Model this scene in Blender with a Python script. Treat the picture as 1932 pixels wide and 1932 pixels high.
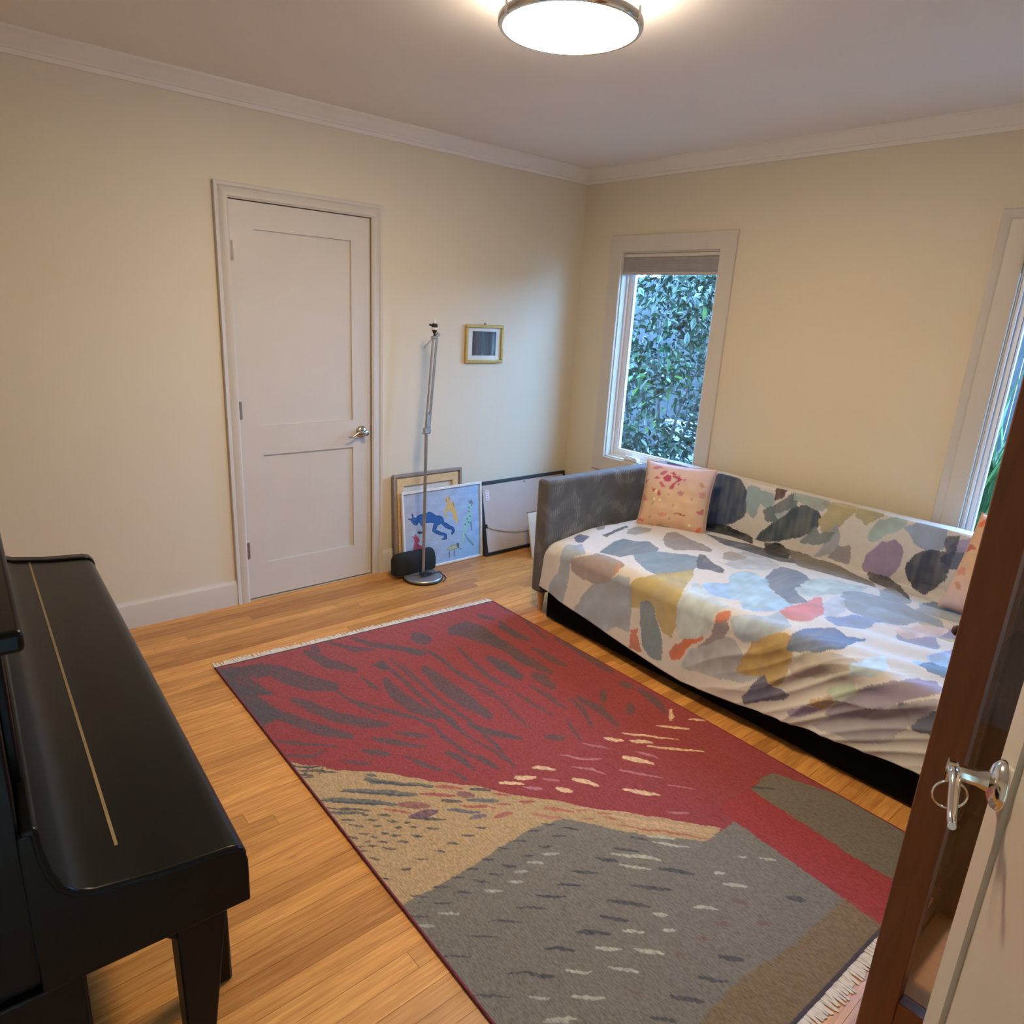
import bpy, bmesh, math, random
import numpy as np
from mathutils import Vector, Matrix

random.seed(7); rng = np.random.default_rng(7)
for o in list(bpy.data.objects): bpy.data.objects.remove(o)
sc = bpy.context.scene
C = sc.collection

# ------------------------------------------------------------------ camera
FPX, YAW, PITCH, ROLL = 1302.54, 41.3164, 16.3296, 3.2452
CAM = np.array([3.5236, -3.5986, 1.6038])
def cam_basis():
    ya, pi, ro = [math.radians(a) for a in (YAW, PITCH, ROLL)]
    F = np.array([-math.cos(ya)*math.cos(pi), math.sin(ya)*math.cos(pi), -math.sin(pi)])
    R = np.cross(F, [0, 0, 1]); R /= np.linalg.norm(R); U = np.cross(R, F)
    return R*math.cos(ro)+U*math.sin(ro), -R*math.sin(ro)+U*math.cos(ro), F
CR, CU, CF = cam_basis()
cd = bpy.data.cameras.new('camera'); cam = bpy.data.objects.new('camera', cd); C.objects.link(cam)
cd.sensor_width = 36; cd.lens = FPX/1932*36; cd.clip_start = 0.02
M = Matrix.Identity(4)
for i in range(3):
    M[i][0], M[i][1], M[i][2], M[i][3] = CR[i], CU[i], -CF[i], CAM[i]
cam.matrix_world = M
sc.camera = cam
def on_plane(u, v, ax, val):
    """photo pixel -> point on the plane axis=val"""
    d = CF + CR*(u-966)/FPX - CU*(v-966)/FPX
    return CAM + d*(val-CAM[ax])/d[ax]

# ------------------------------------------------------------------ world, light, exposure
W = bpy.data.worlds.new('world'); sc.world = W; W.use_nodes = True
bg = W.node_tree.nodes['Background']
bg.inputs[0].default_value = (0.23, 0.51, 1.0, 1); bg.inputs[1].default_value = 29.0
LAMP_POWER = 110.0
LAMP_COLOR = (1.0, 0.77, 0.50)
def portal(name, x0, x1, z0, z1, y):
    l = bpy.data.lights.new(name, 'AREA'); l.shape = 'RECTANGLE'; l.size = x1-x0; l.size_y = z1-z0
    l.cycles.is_portal = True
    o = bpy.data.objects.new(name, l); C.objects.link(o)
    o.location = ((x0+x1)/2, y, (z0+z1)/2); o.rotation_euler = (-math.pi/2, 0, 0)
portal('window_portal', 0.40, 1.08, 0.68, 1.86, 0.13)
portal('window_portal', 2.62, 3.34, 0.68, 1.86, 0.13)
vs = sc.view_settings
vs.view_transform = 'Standard'; vs.look = 'None'; vs.exposure = 0.0; vs.gamma = 1.0; vs.use_curve_mapping = False

# ------------------------------------------------------------------ helpers
def lin(c):
    c = np.asarray(c, float)/255.0
    return np.where(c <= 0.04045, c/12.92, ((c+0.055)/1.055)**2.4)
class NT:
    def __init__(s, name):
        s.m = bpy.data.materials.new(name); s.m.use_nodes = True
        s.t = s.m.node_tree; s.b = s.t.nodes['Principled BSDF']; s.out = s.t.nodes['Material Output']
    def n(s, typ, **kw):
        nd = s.t.nodes.new(typ)
        for k, v in kw.items():
            if k.startswith('i_'):
                key = k[2:]; key = int(key) if key.isdigit() else key.replace('_', ' ')
                nd.inputs[key].default_value = v
            else: setattr(nd, k, v)
        return nd
    def l(s, a, b): s.t.links.new(a, b)
    def ramp(s, fac, stops):
        r = s.n('ShaderNodeValToRGB'); e = r.color_ramp.elements
        while len(e) < len(stops): e.new(0.5)
        for el, (p, c) in zip(e, stops): el.position = p; el.color = (*c, 1)
        s.l(fac, r.inputs[0]); return r
    def bump(s, h, strength=0.2, dist=0.002):
        b = s.n('ShaderNodeBump'); b.inputs['Strength'].default_value = strength; b.inputs['Distance'].default_value = dist
        s.l(h, b.inputs['Height']); s.l(b.outputs[0], s.b.inputs['Normal']); return b
def mat(name, col, rough=0.5, metal=0.0, noise=0.06, nscale=12, bump=0.0, bscale=200, spec=0.5, coat=0.0, sheen=0.0):
    k = NT(name); tc = k.n('ShaderNodeTexCoord')
    nz = k.n('ShaderNodeTexNoise', i_Scale=nscale, i_Detail=3.0); k.l(tc.outputs['Object'], nz.inputs['Vector'])
    c = np.array(col)
    k.l(k.ramp(nz.outputs['Fac'], [(0.3, tuple(c*(1-noise))), (0.7, tuple(np.minimum(c*(1+noise), 1)))]).outputs[0], k.b.inputs['Base Color'])
    k.b.inputs['Roughness'].default_value = rough; k.b.inputs['Metallic'].default_value = metal
    k.b.inputs['Specular IOR Level'].default_value = spec; k.b.inputs['Coat Weight'].default_value = coat
    k.b.inputs['Sheen Weight'].default_value = sheen
    if bump:
        n2 = k.n('ShaderNodeTexNoise', i_Scale=bscale, i_Detail=2.0); k.l(tc.outputs['Object'], n2.inputs['Vector'])
        k.bump(n2.outputs['Fac'], bump, 0.002)
    return k.m
def vcol_mat(name, rough=0.9, bscale=900, bump=0.3, mott=0.12, mscale=60, sheen=0.0, dist=0.002, stretch=(1, 1, 1)):
    k = NT(name); a = k.n('ShaderNodeVertexColor'); a.layer_name = 'Col'
    tc = k.n('ShaderNodeTexCoord'); mp = k.n('ShaderNodeMapping'); mp.inputs['Scale'].default_value = stretch
    k.l(tc.outputs['Object'], mp.inputs[0])
    nz = k.n('ShaderNodeTexNoise', i_Scale=mscale, i_Detail=4.0); k.l(mp.outputs[0], nz.inputs['Vector'])
    r = k.ramp(nz.outputs['Fac'], [(0.3, (1-mott,)*3), (0.7, (1+mott,)*3)])
    mx = k.n('ShaderNodeMix', data_type='RGBA', blend_type='MULTIPLY'); mx.inputs[0].default_value = 1
    k.l(a.outputs['Color'], mx.inputs[6]); k.l(r.outputs[0], mx.inputs[7]); k.l(mx.outputs[2], k.b.inputs['Base Color'])
    k.b.inputs['Roughness'].default_value = rough; k.b.inputs['Specular IOR Level'].default_value = 0.25
    k.b.inputs['Sheen Weight'].default_value = sheen
    n2 = k.n('ShaderNodeTexNoise', i_Scale=bscale, i_Detail=2.0); k.l(tc.outputs['Object'], n2.inputs['Vector'])
    k.bump(n2.outputs['Fac'], bump, dist)
    return k.m
def glass_mat(name, tint=(0.96, 0.98, 0.98), refl=1.0):
    m = bpy.data.materials.new(name); m.use_nodes = True; t = m.node_tree; t.nodes.clear()
    o = t.nodes.new('ShaderNodeOutputMaterial'); mx = t.nodes.new('ShaderNodeMixShader')
    tr = t.nodes.new('ShaderNodeBsdfTransparent'); tr.inputs[0].default_value = (*tint, 1)
    g = t.nodes.new('ShaderNodeBsdfGlossy'); g.inputs['Roughness'].default_value = 0.01
    f = t.nodes.new('ShaderNodeFresnel'); f.inputs[0].default_value = 1.5
    ge = t.nodes.new('ShaderNodeNewGeometry'); mr = t.nodes.new('ShaderNodeMapRange'); mr.inputs[3].default_value = 1.5; mr.inputs[4].default_value = 1/1.5
    t.links.new(ge.outputs['Backfacing'], mr.inputs[0]); t.links.new(mr.outputs[0], f.inputs[0])
    t.links.new(f.outputs[0], mx.inputs[0]); t.links.new(tr.outputs[0], mx.inputs[1]); t.links.new(g.outputs[0], mx.inputs[2])
    t.links.new(mx.outputs[0], o.inputs[0]); return m

class MB:
    """collects shapes for ONE mesh object"""
    def __init__(s): s.v = []; s.f = []
    def add(s, vs, fs):
        k = len(s.v); s.v += [tuple(map(float, p)) for p in vs]; s.f += [tuple(i+k for i in f) for f in fs]; return s
    def box(s, x0, x1, y0, y1, z0, z1):
        return s.add([(x, y, z) for z in (z0, z1) for y in (y0, y1) for x in (x0, x1)],
                     [(0, 2, 3, 1), (4, 5, 7, 6), (0, 1, 5, 4), (2, 6, 7, 3), (0, 4, 6, 2), (1, 3, 7, 5)])
    def quad(s, a, b, c, d): return s.add([a, b, c, d], [(0, 1, 2, 3)])
    def tube(s, pts, r, n=10, cap=True):
        pts = [Vector(p) for p in pts]; m = len(pts); rs = [float(q) for q in r] if hasattr(r, '__len__') else [r]*m
        rings = []; up = None
        for i, p in enumerate(pts):
            d = (pts[min(i+1, m-1)]-pts[max(i-1, 0)]).normalized()
            if up is None: up = Vector((0, 0, 1)) if abs(d.z) < 0.9 else Vector((1, 0, 0))
            a = d.cross(up).normalized(); b = a.cross(d); up = b
            rings += [p+rs[i]*(math.cos(t)*a+math.sin(t)*b) for t in [2*math.pi*j/n for j in range(n)]]
        f = [(i*n+j, i*n+(j+1) % n, (i+1)*n+(j+1) % n, (i+1)*n+j) for i in range(m-1) for j in range(n)]
        if cap: f += [tuple(range(n-1, -1, -1)), tuple((m-1)*n+j for j in range(n))]
        return s.add(rings, f)
    def lathe(s, prof, c, n=32, axis=(0, 0, 1), caps=True):
        c = Vector(c); ax = Vector(axis).normalized(); u = ax.orthogonal().normalized(); w = ax.cross(u)
        vs = [c+ax*z+r*(math.cos(t)*u+math.sin(t)*w) for r, z in prof for t in [2*math.pi*j/n for j in range(n)]]
        m = len(prof); f = [(i*n+j, i*n+(j+1) % n, (i+1)*n+(j+1) % n, (i+1)*n+j) for i in range(m-1) for j in range(n)]
        if caps and prof[0][0] > 1e-6: f.append(tuple(range(n-1, -1, -1)))
        if caps and prof[-1][0] > 1e-6: f.append(tuple((m-1)*n+j for j in range(n)))
        return s.add(vs, f)
    def extrude(s, prof, a, b, closed=True):
        """profile points a(p) -> b(p), both functions from 2D profile to 3D"""
        n = len(prof); vs = [a(p) for p in prof]+[b(p) for p in prof]
        f = [(i, (i+1) % n, n+(i+1) % n, n+i) for i in range(n if closed else n-1)]
        if closed: f += [tuple(range(n-1, -1, -1)), tuple(range(n, 2*n))]
        return s.add(vs, f)
    def build(s, name, m, parent=None, bevel=0.0, smooth=False, seg=2, local=False, auto=None):
        me = bpy.data.meshes.new(name); me.from_pydata(s.v, [], s.f); me.update()
        bm = bmesh.new(); bm.from_mesh(me); bmesh.ops.remove_doubles(bm, verts=bm.verts, dist=1e-6)
        bmesh.ops.recalc_face_normals(bm, faces=bm.faces); bm.to_mesh(me); bm.free()
        return mesh_obj(name, me, m, parent, bevel, smooth, seg, local)
WM = {}
def world_of(o): return WM.get(o.name, Matrix.Identity(4))
def mesh_obj(name, me, m, parent=None, bevel=0.0, smooth=False, seg=2, local=False):
    o = bpy.data.objects.new(name, me); C.objects.link(o)
    if m: me.materials.append(m)
    if smooth or bevel:
        me.polygons.foreach_set('use_smooth', [True]*len(me.polygons))
        try: me.set_sharp_from_angle(angle=math.radians(38))
        except Exception: pass
    if bevel:
        b = o.modifiers.new('bevel', 'BEVEL'); b.width = bevel; b.segments = seg; b.limit_method = 'ANGLE'; b.angle_limit = math.radians(40)
        b.harden_normals = False
    if parent:
        o.parent = parent
        if local: WM[o.name] = world_of(parent)
        else: o.matrix_parent_inverse = world_of(parent).inverted(); WM[o.name] = Matrix.Identity(4)
    return o
def empty(name, loc, rz=0.0):
    o = bpy.data.objects.new(name, None); C.objects.link(o); o.location = loc; o.rotation_euler = (0, 0, rz)
    o.empty_display_size = 0.1
    WM[o.name] = Matrix.Translation(loc) @ Matrix.Rotation(rz, 4, 'Z'); return o
def tag(o, label, cat=None, group=None, kind=None):
    o['label'] = label
    if cat: o['category'] = cat
    if group: o['group'] = group
    if kind: o['kind'] = kind
    return o
def struct(o, label, cat): return tag(o, label, cat, kind='structure')
def grid_mesh(name, P, cols=None):
    """P: (m,n,3) array of points"""
    m, n = P.shape[:2]; idx = np.arange(m*n).reshape(m, n)
    f = np.stack([idx[:-1, :-1], idx[1:, :-1], idx[1:, 1:], idx[:-1, 1:]], -1).reshape(-1, 4)
    me = bpy.data.meshes.new(name)
    me.vertices.add(m*n); me.vertices.foreach_set('co', P.reshape(-1).astype(np.float32))
    me.loops.add(f.size); me.loops.foreach_set('vertex_index', f.reshape(-1).astype(np.int32))
    me.polygons.add(len(f)); me.polygons.foreach_set('loop_start', np.arange(0, f.size, 4, dtype=np.int32))
    me.polygons.foreach_set('loop_total', np.full(len(f), 4, np.int32))
    me.update(calc_edges=True); me.validate()
    if cols is not None: set_cols(me, cols)
    return me
def set_cols(me, cols):
    a = me.color_attributes.new('Col', 'FLOAT_COLOR', 'POINT')
    c = np.ones((len(me.vertices), 4), np.float32); c[:, :3] = cols.reshape(-1, 3); a.data.foreach_set('color', c.reshape(-1))
def wave(p, k, seed, n=6):
    """smooth pseudo-noise from random sines, about -1..1; p (...,2)"""
    r = np.random.default_rng(seed); out = np.zeros(p.shape[:-1])
    for i in range(n):
        th = r.uniform(0, 2*np.pi); kk = k*r.uniform(0.5, 2.0)
        out += np.sin(kk*(p[..., 0]*np.cos(th)+p[..., 1]*np.sin(th))+r.uniform(0, 6.28))
    return out/n*1.6
def ribbon(pts, w):
    """polyline with a width -> tapered polygon"""
    p = np.array(pts, float); q = []
    if len(p) == 2: p = np.array([p[0], (2*p[0]+p[1])/3, (p[0]+2*p[1])/3, p[1]])
    d = np.gradient(p, axis=0); d /= np.linalg.norm(d, axis=1)[:, None]+1e-9; nrm = np.stack([-d[:, 1], d[:, 0]], 1)
    ww = np.full(len(p), w/2.0); ww[0] *= 0.45; ww[-1] *= 0.45
    return np.concatenate([p+nrm*ww[:, None], (p-nrm*ww[:, None])[::-1]])
class Paint:
    """colours for a flat array of 2-D surface points, filled polygon by polygon"""
    def __init__(s, q, base): s.q = q; s.c = np.array(np.broadcast_to(base, q.shape[:-1]+(3,)), float)
    def inside(s, poly):
        q = s.q; x = q[..., 0]; y = q[..., 1]; poly = np.asarray(poly, float)
        lo = poly.min(0); hi = poly.max(0)
        sel = np.nonzero((x >= lo[0]) & (x <= hi[0]) & (y >= lo[1]) & (y <= hi[1]))
        if len(sel[0]) == 0: return sel
        xs = x[sel]; ys = y[sel]; ins = np.zeros(len(xs), bool); j = len(poly)-1
        for i in range(len(poly)):
            xi, yi = poly[i]; xj, yj = poly[j]
            if yi != yj: ins ^= ((yi > ys) != (yj > ys)) & (xs < (xj-xi)*(ys-yi)/(yj-yi)+xi)
            j = i
        return tuple(a[ins] for a in sel)
    def fill(s, poly, col, alpha=1.0):
        k = s.inside(poly)
        if len(k[0]): s.c[k] = s.c[k]*(1-alpha)+np.asarray(col)*alpha
        return k
def homog(src):
    """4 source points (TL,TR,BR,BL) -> function to the unit square (0,1),(1,1),(1,0),(0,0)"""
    dst = [(0, 1), (1, 1), (1, 0), (0, 0)]; A = []; b = []
    for (x, y), (u, v) in zip(src, dst):
        A += [[x, y, 1, 0, 0, 0, -u*x, -u*y], [0, 0, 0, x, y, 1, -v*x, -v*y]]; b += [u, v]
    h = np.append(np.linalg.solve(np.array(A, float), np.array(b, float)), 1).reshape(3, 3)
    def f(p):
        r = np.array([p[0], p[1], 1.0]) @ h.T; return r[:2]/r[2]
    return f

# ------------------------------------------------------------------ materials
def wall_mat():
    k = NT('wall_paint'); tc = k.n('ShaderNodeTexCoord')
    a = k.n('ShaderNodeTexNoise', i_Scale=1.3, i_Detail=2.0); k.l(tc.outputs['Object'], a.inputs['Vector'])
    k.l(k.ramp(a.outputs['Fac'], [(0.3, (0.695, 0.62, 0.475)), (0.7, (0.715, 0.64, 0.495))]).outputs[0], k.b.inputs['Base Color'])
    k.b.inputs['Roughness'].default_value = 0.62; k.b.inputs['Specular IOR Level'].default_value = 0.3
    n = k.n('ShaderNodeTexNoise', i_Scale=140.0, i_Detail=3.0); k.l(tc.outputs['Object'], n.inputs['Vector']); k.bump(n.outputs['Fac'], 0.12, 0.002)
    return k.m
WALL = wall_mat()
CEIL = mat('ceiling_paint', (0.84, 0.775, 0.70), 0.8, noise=0.02, nscale=2, bump=0.08, bscale=160, spec=0.2)
WHITE = mat('white_trim_paint', (0.62, 0.57, 0.495), 0.42, noise=0.015, nscale=5, spec=0.4)
CROWN = mat('crown_paint', (0.80, 0.745, 0.665), 0.45, noise=0.015, nscale=5, spec=0.4)
WINWHITE = mat('white_window_vinyl', (0.82, 0.82, 0.82), 0.4, noise=0.015, nscale=5)
NICKEL = mat('satin_nickel', (0.50, 0.44, 0.36), 0.22, 1.0, noise=0.05)
HINGE = mat('aged_hinge_metal', (0.30, 0.25, 0.21), 0.45, 0.8, noise=0.1)
CHROME = mat('chrome', (0.75, 0.73, 0.70), 0.12, 1.0, noise=0.02)
BLACKLACQ = mat('black_piano_lacquer', (0.0045, 0.004, 0.004), 0.28, noise=0.1, spec=0.2)
BRASS = mat('brass', (0.42, 0.33, 0.19), 0.42, 1.0, noise=0.08)
BLACKPL = mat('black_plastic', (0.012, 0.012, 0.013), 0.5, noise=0.1)
STEEL = mat('brushed_grey_metal', (0.40, 0.385, 0.365), 0.42, 0.75, noise=0.06, nscale=40)
GLASS = glass_mat('window_glass')
CABGLASS = glass_mat('cabinet_glass', (0.93, 0.95, 0.94))
def wood_mat(name, c0, c1, rough=0.35, stretch=(30, 3, 30), rand=0.0, coat=0.0, seed=0):
    k = NT(name); tc = k.n('ShaderNodeTexCoord'); mp = k.n('ShaderNodeMapping'); mp.inputs['Scale'].default_value = stretch
    geo = k.n('ShaderNodeNewGeometry')
    if rand:
        oi = k.n('ShaderNodeObjectInfo'); ad = k.n('ShaderNodeVectorMath', operation='ADD')
        cm = k.n('ShaderNodeCombineXYZ'); ml = k.n('ShaderNodeMath', operation='MULTIPLY'); ml.inputs[1].default_value = 37.0
        k.l(oi.outputs['Random'], ml.inputs[0]); k.l(ml.outputs[0], cm.inputs[0]); k.l(ml.outputs[0], cm.inputs[1])
        k.l(geo.outputs['Position'], ad.inputs[0]); k.l(cm.outputs[0], ad.inputs[1]); k.l(ad.outputs[0], mp.inputs[0])
    else: k.l(geo.outputs['Position'] if False else tc.outputs['Object'], mp.inputs[0])
    n = k.n('ShaderNodeTexNoise', i_Scale=1.0, i_Detail=6.0, i_Distortion=0.9); k.l(mp.outputs[0], n.inputs['Vector'])
    r = k.ramp(n.outputs['Fac'], [(0.25, c0), (0.5, tuple((np.array(c0)+np.array(c1))/2*1.05)), (0.72, c1)])
    src = r.outputs[0]
    if rand:
        # long cathedral figure, one position per board
        mp2 = k.n('ShaderNodeMapping'); mp2.inputs['Scale'].default_value = (22, 1.1, 22); k.l(ad.outputs[0], mp2.inputs[0])
        wv = k.n('ShaderNodeTexNoise', i_Scale=1.0, i_Detail=2.0, i_Distortion=2.2); k.l(mp2.outputs[0], wv.inputs['Vector'])
        wm = k.n('ShaderNodeMath', operation='MULTIPLY'); wm.inputs[1].default_value = 26; k.l(wv.outputs['Fac'], wm.inputs[0])
        sn = k.n('ShaderNodeMath', operation='SINE'); k.l(wm.outputs[0], sn.inputs[0])
        r3 = k.ramp(sn.outputs[0], [(0.0, (0.80, 0.76, 0.70)), (0.5, (1, 1, 1))])
        mx0 = k.n('ShaderNodeMix', data_type='RGBA', blend_type='MULTIPLY'); mx0.inputs[0].default_value = 0.55
        k.l(src, mx0.inputs[6]); k.l(r3.outputs[0], mx0.inputs[7])
        r2 = k.ramp(oi.outputs['Random'], [(0.0, (0.70, 0.62, 0.55)), (0.25, (0.88, 0.86, 0.82)), (0.6, (1.02, 1.0, 0.97)), (1.0, (1.16, 1.17, 1.17))])
        mx = k.n('ShaderNodeMix', data_type='RGBA', blend_type='MULTIPLY'); mx.inputs[0].default_value = 1
        k.l(mx0.outputs[2], mx.inputs[6]); k.l(r2.outputs[0], mx.inputs[7]); src = mx.outputs[2]
    k.l(src, k.b.inputs['Base Color']); k.b.inputs['Roughness'].default_value = rough; k.b.inputs['Coat Weight'].default_value = coat
    k.b.inputs['Coat Roughness'].default_value = 0.25
    k.bump(n.outputs['Fac'], 0.06, 0.001)
    return k.m
OAK = wood_mat('oak_floor', (0.47, 0.19, 0.044), (0.72, 0.36, 0.10), 0.36, (70, 5, 70), rand=1, coat=0.12)
MAHOG = wood_mat('reddish_brown_wood', (0.16, 0.052, 0.022), (0.24, 0.085, 0.035), 0.42, (40, 40, 4))
DECKW = wood_mat('orange_brown_wood', (0.50, 0.20, 0.065), (0.60, 0.27, 0.09), 0.6, (5, 40, 40))
PINE = wood_mat('pale_pine', (0.55, 0.36, 0.17), (0.70, 0.49, 0.26), 0.6, (30, 30, 30))
LEGW = wood_mat('light_leg_wood', (0.55, 0.30, 0.14), (0.66, 0.40, 0.2), 0.45, (40, 40, 6))

# ------------------------------------------------------------------ room shell
XR, YN, H = 3.66, -4.03, 2.502
ZC = 2.421
TH = 0.14
DY0, DY1, DZ = -2.3675, -1.6201, 2.03           # closet door
# floor: sub-base + single boards
fl = struct(MB().box(0, XR, YN, 0, -0.06, -0.019).build('floor', mat('floor_gap', (0.05, 0.022, 0.01), 0.7)), 'warm honey oak strip floor of narrow boards', 'floor')
unit = MB().box(-0.5, 0.5, -0.5, 0.5, -1, 0); bmsh = None
bw = 0.0572; x = 0.0; first = None; r = random.Random(3)
while x < XR-1e-4:
    w = min(bw, XR-x); y = 0.0 + 0; y = -r.uniform(0.1, 1.3) if True else 0; y1 = 0.0
    ys = [0.0]; yy = y
    while yy > YN+0.35: ys.append(yy); yy -= r.uniform(0.75, 1.9)
    ys.append(YN)
    for a, b in zip(ys[:-1], ys[1:]):
        if first is None:
            o = unit.build('plank', OAK, fl); first = o
        else:
            o = bpy.data.objects.new('plank', first.data); C.objects.link(o); o.parent = fl
        o.location = (x+w/2, (a+b)/2, -r.uniform(0, 0.0003)); o.scale = (w-0.0009, (a-b)-0.0009, 0.018)
    x += bw
struct(MB().box(-TH, XR+TH, YN-TH, TH, H, H+0.1).build('ceiling', CEIL), 'smooth pale painted ceiling', 'ceiling')
wl = MB().box(-TH, 0, YN-TH, DY0-0.02, -0.06, H).box(-TH, 0, DY1+0.02, TH, -0.06, H).box(-TH, 0, DY0-0.02, DY1+0.02, DZ+0.015, H).box(-TH, -0.06, DY0-0.02, DY1+0.02, -0.06, DZ+0.015).box(-0.06, 0, DY0-0.02, DY1+0.02, -0.06, 0.0)
struct(wl.build('wall_left', WALL), 'cream beige wall holding the white closet door', 'wall')
struct(MB().box(-1.2, XR+1.2, TH, 0.72, H+0.02, H+0.16).build('sky_block_eave', mat('added_eave_paint', (0.5, 0.49, 0.46), 0.8)), 'unseen eave added above the windows to cut sky light in the room', 'roof')  # unseen eave, added to keep blue sky light off upper walls and ceiling
# windows: openings in wall_back
W1 = (0.373, 1.102, 0.66, 1.995); W2 = (2.572, 3.40, 0.66, 2.005)
wb = MB()
xs = [-0.0, W1[0], W1[1], W2[0], W2[1], XR+TH]
for i in range(5):
    if i in (1, 3):
        w = W1 if i == 1 else W2
        wb.box(xs[i], xs[i+1], 0, TH, -0.06, w[2]).box(xs[i], xs[i+1], 0, TH, w[3], H)
    else: wb.box(xs[i], xs[i+1], 0, TH, -0.06, H)
struct(wb.build('wall_back', WALL), 'cream beige wall with two windows behind the daybed', 'wall')
DR0, DR1 = -3.97, -3.235                                        # doorway in the right wall
wr = MB().box(XR, XR+TH, YN-TH, DR0, -0.06, H).box(XR, XR+TH, DR1, TH, -0.06, H).box(XR, XR+TH, DR0, DR1, 2.05, H)
struct(wr.build('wall_right', WALL), 'cream beige wall on the right, with the doorway of the white door', 'wall')
struct(MB().box(0, XR, YN-TH, YN, -0.06, H).build('wall_near', WALL), 'cream beige wall behind the piano', 'wall')
hb = MB().box(XR, XR+1.3, -4.6, -2.7, -0.08, -0.002).box(XR+1.3, XR+1.4, -4.6, -2.7, -0.06, H).box(XR+TH, XR+1.3, -4.7, -4.6, -0.06, H).box(XR+TH, XR+1.3, -2.7, -2.6, -0.06, H).box(XR+TH, XR+1.3, -4.6, -2.7, H-0.02, H+0.08)
struct(hb.build('wall_hall', WALL), 'beige hallway shell beyond the right-hand doorway', 'wall')

# crown moulding: profile (out, down-from-ceiling)
cp = [(0, 0), (0.078, 0), (0.078, 0.010), (0.070, 0.016), (0.062, 0.022), (0.050, 0.036), (0.036, 0.050), (0.027, 0.056), (0.024, 0.062), (0.016, 0.064), (0.013, 0.074), (0.010, 0.081), (0, 0.081)]
def crown(n, a, b, nrm, label):
    nx, ny = nrm
    o = MB().extrude(cp, lambda p: (a[0]+nx*p[0], a[1]+ny*p[0], H-p[1]), lambda p: (b[0]+nx*p[0], b[1]+ny*p[0], H-p[1])).build(n, CROWN, smooth=True)
    struct(o, label, 'moulding')
crown('trim_1', (0, YN), (0, 0), (1, 0), 'white stepped crown moulding above the closet door wall')
crown('trim_2', (0, 0), (XR, 0), (0, -1), 'white stepped crown moulding above the window wall')
crown('trim_3', (XR, YN), (XR, 0), (-1, 0), 'white crown moulding above the doorway wall')
crown('trim_4', (0, YN), (XR, YN), (0, 1), 'white crown moulding above the piano wall')
# baseboards
bp = [(0, 0), (0.016, 0), (0.016, 0.118), (0.013, 0.126), (0.008, 0.132), (0.006, 0.139), (0, 0.139)]
def base(name, segs, nrm, label):
    nx, ny = nrm; m = MB()
    for a, b in segs:
        m.extrude(bp, lambda p: (a[0]+nx*p[0], a[1]+ny*p[0], p[1]), lambda p: (b[0]+nx*p[0], b[1]+ny*p[0], p[1]))
    struct(m.build(name, WHITE, smooth=True), label, 'baseboard')
base('baseboard_left', [((0, YN), (0, DY0-0.067)), ((0, DY1+0.067), (0, 0))], (1, 0), 'tall white baseboard along the closet door wall')
base('baseboard_back', [((0.016, 0), (XR, 0))], (0, -1), 'tall white baseboard along the window wall')
base('baseboard_near', [((0.016, YN), (XR, YN))], (0, 1), 'tall white baseboard behind the piano')
base('baseboard_right', [((XR, YN+0.016), (XR, DR0-0.07)), ((XR, DR1+0.07), (XR, -0.016))], (-1, 0), 'tall white baseboard beside the right-hand doorway')

# door casing profile: (distance from the opening edge, proud of the wall)
def casing_strip(m, a, b, out, nrm, wd=0.067, prof=None):
    """strip from a to b (opening edge); out = direction away from the opening; mitred ends"""
    a, b, out, nrm = Vector(a), Vector(b), Vector(out), Vector(nrm); d = (b-a).normalized()
    prof = prof or [(0, 0), (0, 0.010), (0.10, 0.013), (0.14, 0.016), (0.62, 0.016), (0.68, 0.013), (0.76, 0.019), (0.97, 0.021), (1, 0.017), (1, 0)]
    m.extrude(prof, lambda p: a+out*p[0]*wd+nrm*p[1]-d*(p[0]*wd*ends[0]), lambda p: b+out*p[0]*wd+nrm*p[1]+d*(p[0]*wd*ends[1]))
ends = [0, 0]
def casing(parent, p0, p1, p2, p3, nrm, wd, kinds=('L', 'T', 'R', 'B'), m=None, prof=None):
    """p0 bottom-left, p1 top-left, p2 top-right, p3 bottom-right of the opening"""
    global ends
    p0, p1, p2, p3 = map(Vector, (p0, p1, p2, p3)); hx = (p2-p1).normalized(); up = (p1-p0).normalized()
    low = 1 if 'B' in kinds else 0
    for kx in kinds:
        q = MB()
        if kx == 'L': ends = [low, 1]; casing_strip(q, p0, p1, -hx, nrm, wd, prof)
        if kx == 'R': ends = [low, 1]; casing_strip(q, p3, p2, hx, nrm, wd, prof)
        if kx == 'T': ends = [1, 1]; casing_strip(q, p1, p2, up, nrm, wd, prof)
        if kx == 'B': ends = [1, 1]; casing_strip(q, p0, p3, -up, nrm, wd, prof)
        q.build('casing', m or WHITE, parent, smooth=True)

def wave_lever(parent, P, n, along, mtl, length=0.105):
    """rosette on the face at P with outward normal n; wavy lever along 'along'"""
    P, n, along = Vector(P), Vector(n).normalized(), Vector(along).normalized(); up = Vector((0, 0, 1))
    h = MB().lathe([(0.034, 0), (0.034, 0.004), (0.031, 0.010), (0.024, 0.015), (0.014, 0.018), (0.011, 0.030), (0.011, 0.052), (0.015, 0.056), (0.015, 0.064), (0.0, 0.066)], P, 28, n).build('handle', mtl, parent, smooth=True)
    c = P+n*0.058; pts = []; rr = []
    for i in range(15):
        t = i/14; pts.append(c+along*(t*length)+up*(0.011*math.sin(t*5.2)-0.006*t)); rr.append(0.0085-0.0035*t)
    MB().tube(pts, rr, 10).build('lever', mtl, h, smooth=True)
    return h

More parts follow.
